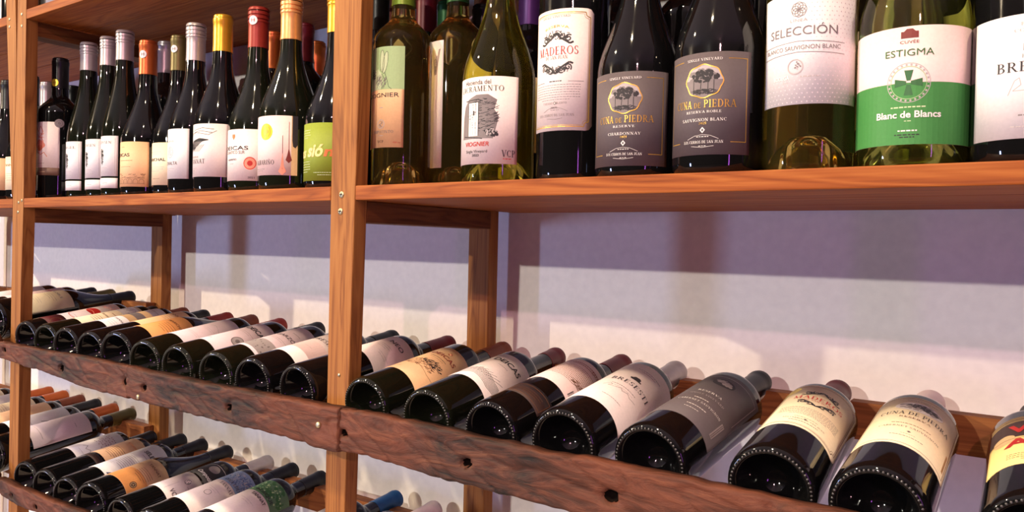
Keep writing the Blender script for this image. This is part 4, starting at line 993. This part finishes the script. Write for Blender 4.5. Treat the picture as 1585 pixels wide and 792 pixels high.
LYI('low1', -1.0960, -1.1250, 28, 'bordeaux', .0342, .290, 'black', 'bottom-row bottle with blue grey vine picture above a cream label', 'f_black', [(.052, 92, 126, 'pinkwhite', [R(-46, 84, 46, 126, 'bluegrey'), SCRIB(5, 0, 106, 42, 18, 120, .9, 'blueink', 7), SCRIB(7, 0, 104, 42, 18, 60, .8, 'palegrey', 6), SEP, RING(0, 44, 6, 6, 1, 'palegrey', 18), SMALL(0, 58, 30, 2, 'palegrey', 5), TS('VIÑA EDEN', 6, 88, 46, 6, 'ink'), TS('TANNAT', 6, 74, 36, 6, 'ink')])], zb=.184)
LYI('low1', -1.0100, -1.0480, 28, 'bordeaux', .0342, .290, 'black', 'bottom-row bottle with mossy green forest picture above a cream label', 'f_black', [(.052, 92, 126, 'pinkwhite', [R(-46, 84, 46, 126, 'mossgreen'), BLOBS(5, 0, 106, 42, 18, 90, 3, 'inkgreen'), BLOBS(7, 0, 104, 42, 18, 40, 1.6, 'greenlight'), SMALL(0, 58, 30, 2, 'palegrey', 5), T('BOSQUE', 6, 88, 46, 6, 'ink', 1), T('TANNAT', 6, 74, 36, 6, 'ink', 1)])], zb=.184)
LYI('low1', -.8550, -.8720, 24, 'bordeaux', .0342, .290, 'black', 'bottom-row bottle with bright blue capsule right of the main post', 'f_blue', [(.055, 92, 110, 'white', [SMALL(0, 60, 40, 3, 'grey', 5)])], zb=.184)
LYI('low1', -.7750, -.7900, 24, 'bordeaux', .0342, .290, 'black', 'bottom-row bottle whose pale capsule tip shows at the lower frame edge', 'f_white', [(.055, 92, 110, 'white', [SMALL(0, 60, 40, 3, 'grey', 5)])], zb=.184)
for xb, xt, cap, paper, d, it in (
        (-1.6220, -1.6650, 'f_olive', 'lilac', 'bottom-row bottle with large blank lilac grey label and olive capsule behind the left post', [SMALL(20, 90, 20, 1, 'grey', h=1), LN('palegrey', .6, [(-30, 20), (30, 20)])]),
        (-1.7050, -1.7390, 'f_copper', 'white', 'bottom-row bottle with white script label and copper capsule', [LN('ink', 1.3, [(14, 60), (20, 80), (24, 78), (20, 62), (28, 72), (30, 62), (38, 76)]), SMALL(10, 40, 30, 2, 'grey', 5)]),
        (-1.7880, -1.8160, 'f_black', 'peach', 'bottom-row bottle with black capsule and peach label left of the left post', [SMALL(6, 60, 40, 4, 'brown', 5)]),
        (-1.8640, -1.8900, 'f_brown', 'cream', 'bottom-row bottle with brown badged capsule left of the left post', [SMALL(6, 60, 40, 4, 'brown', 5)]),
        (-1.9440, -1.9700, 'f_copper', 'white', 'bottom-row bottle whose copper capsule is second highest behind the left post', [SMALL(6, 60, 40, 4, 'grey', 5)]),
        (-2.0240, -2.0460, 'f_copper', 'cream', 'bottom-row bottle whose copper capsule is topmost behind the left post', [SMALL(6, 60, 40, 4, 'grey', 5)])):
    LYI('low0', xb, xt, 26, 'bordeaux', .0342, .290, 'black', d, cap, [(.055, 92, 120, paper, it)], zb=.184)

bake_texts()
for x, y, rot, kind, Rb, H, glass, desc, cap, labels, z, kw in ST:
    stand(bottle(kind, Rb, H, glass, desc, cap, labels, **kw), x, y, z, rot)
ROWZ = {'mid2': (1.1795, 1.2475), 'mid1': (1.1805, 1.2475), 'mid0': (1.2025, 1.2700), 'low1': (.9325, .9890), 'low0': (.9545, 1.0140)}


def squeeze(items, k):
    out = []
    for i in items:
        if i[0] == 't': out.append(i[:2] + (i[2] * k, i[3], i[4] * k) + i[5:])
        elif i[0] == '|': out.append(i)
        else: out.append((i[0], i[1], [[(a * k, b_) for a, b_ in g] for g in i[2]]))
    return out


for row, xb, xt, rot, kind, Rb, H, glass, desc, cap, labels, dz, kw in LY:
    zb0, zt0 = ROWZ[row]; kw2 = {'yt': kw.pop('yt', .28)}
    if row == 'mid2': zb0 -= .008 * (xb + .65) / .54
    labels = [(l[0], l[1] * .85, l[2], l[3], squeeze(l[4], .85)) + tuple(l[5:]) for l in labels]
    lie(bottle(kind, Rb, H + .006, glass, desc, cap, labels, **kw), xb, zb0 + Rb + .0006, xt, zt0, rot, row, yt=kw2.get('yt', .28))


# notched rail that the necks lie in, one plank per bay and row
def neck_rail(x0, x1, z0, z1, necks, y0=.246, y1=.266):
    pts = [(x0, z0), (x1, z0), (x1, z1)]; rr = .0172
    for nx, nz in sorted(necks, reverse=True):
        h = z1 - nz
        if abs(h) < rr: half = math.sqrt(rr * rr - h * h)
        else: continue
        a0 = math.atan2(h, half); a1 = math.atan2(h, -half)
        if a1 < a0: a1 += 2 * pi
        # lower arc, from the right lip down and up to the left lip
        n = 12
        for i in range(n + 1):
            a = a0 - (a0 + 2 * pi - a1) * i / n
            px = nx + rr * cos(a)
            if x0 + .001 < px < x1 - .001: pts.append((px, nz + rr * sin(a)))
    pts.append((x0, z1))
    bm = bmesh.new()
    f = bm.faces.new([bm.verts.new((px, y0, pz)) for px, pz in pts])
    g = bmesh.ops.extrude_face_region(bm, geom=[f])
    for v in [e for e in g['geom'] if isinstance(e, bmesh.types.BMVert)]: v.co.y = y1
    bmesh.ops.recalc_face_normals(bm, faces=bm.faces[:])
    mesh_obj('neck_rail', bm, MATS['wood_rear'], ROOT)


for (rw, z0, z1) in (('mid', 1.2035, 1.2430), ('low', .945, .9850)):
    neck_rail(-2.43, -1.5590, z0 + .022, z1 + .022, NECKS.get(rw + '0', []))
    neck_rail(-1.5570, -.7055, z0, z1, NECKS.get(rw + '1', []))
    neck_rail(-.7035, .17, z0, z1, NECKS.get(rw + '2', []))
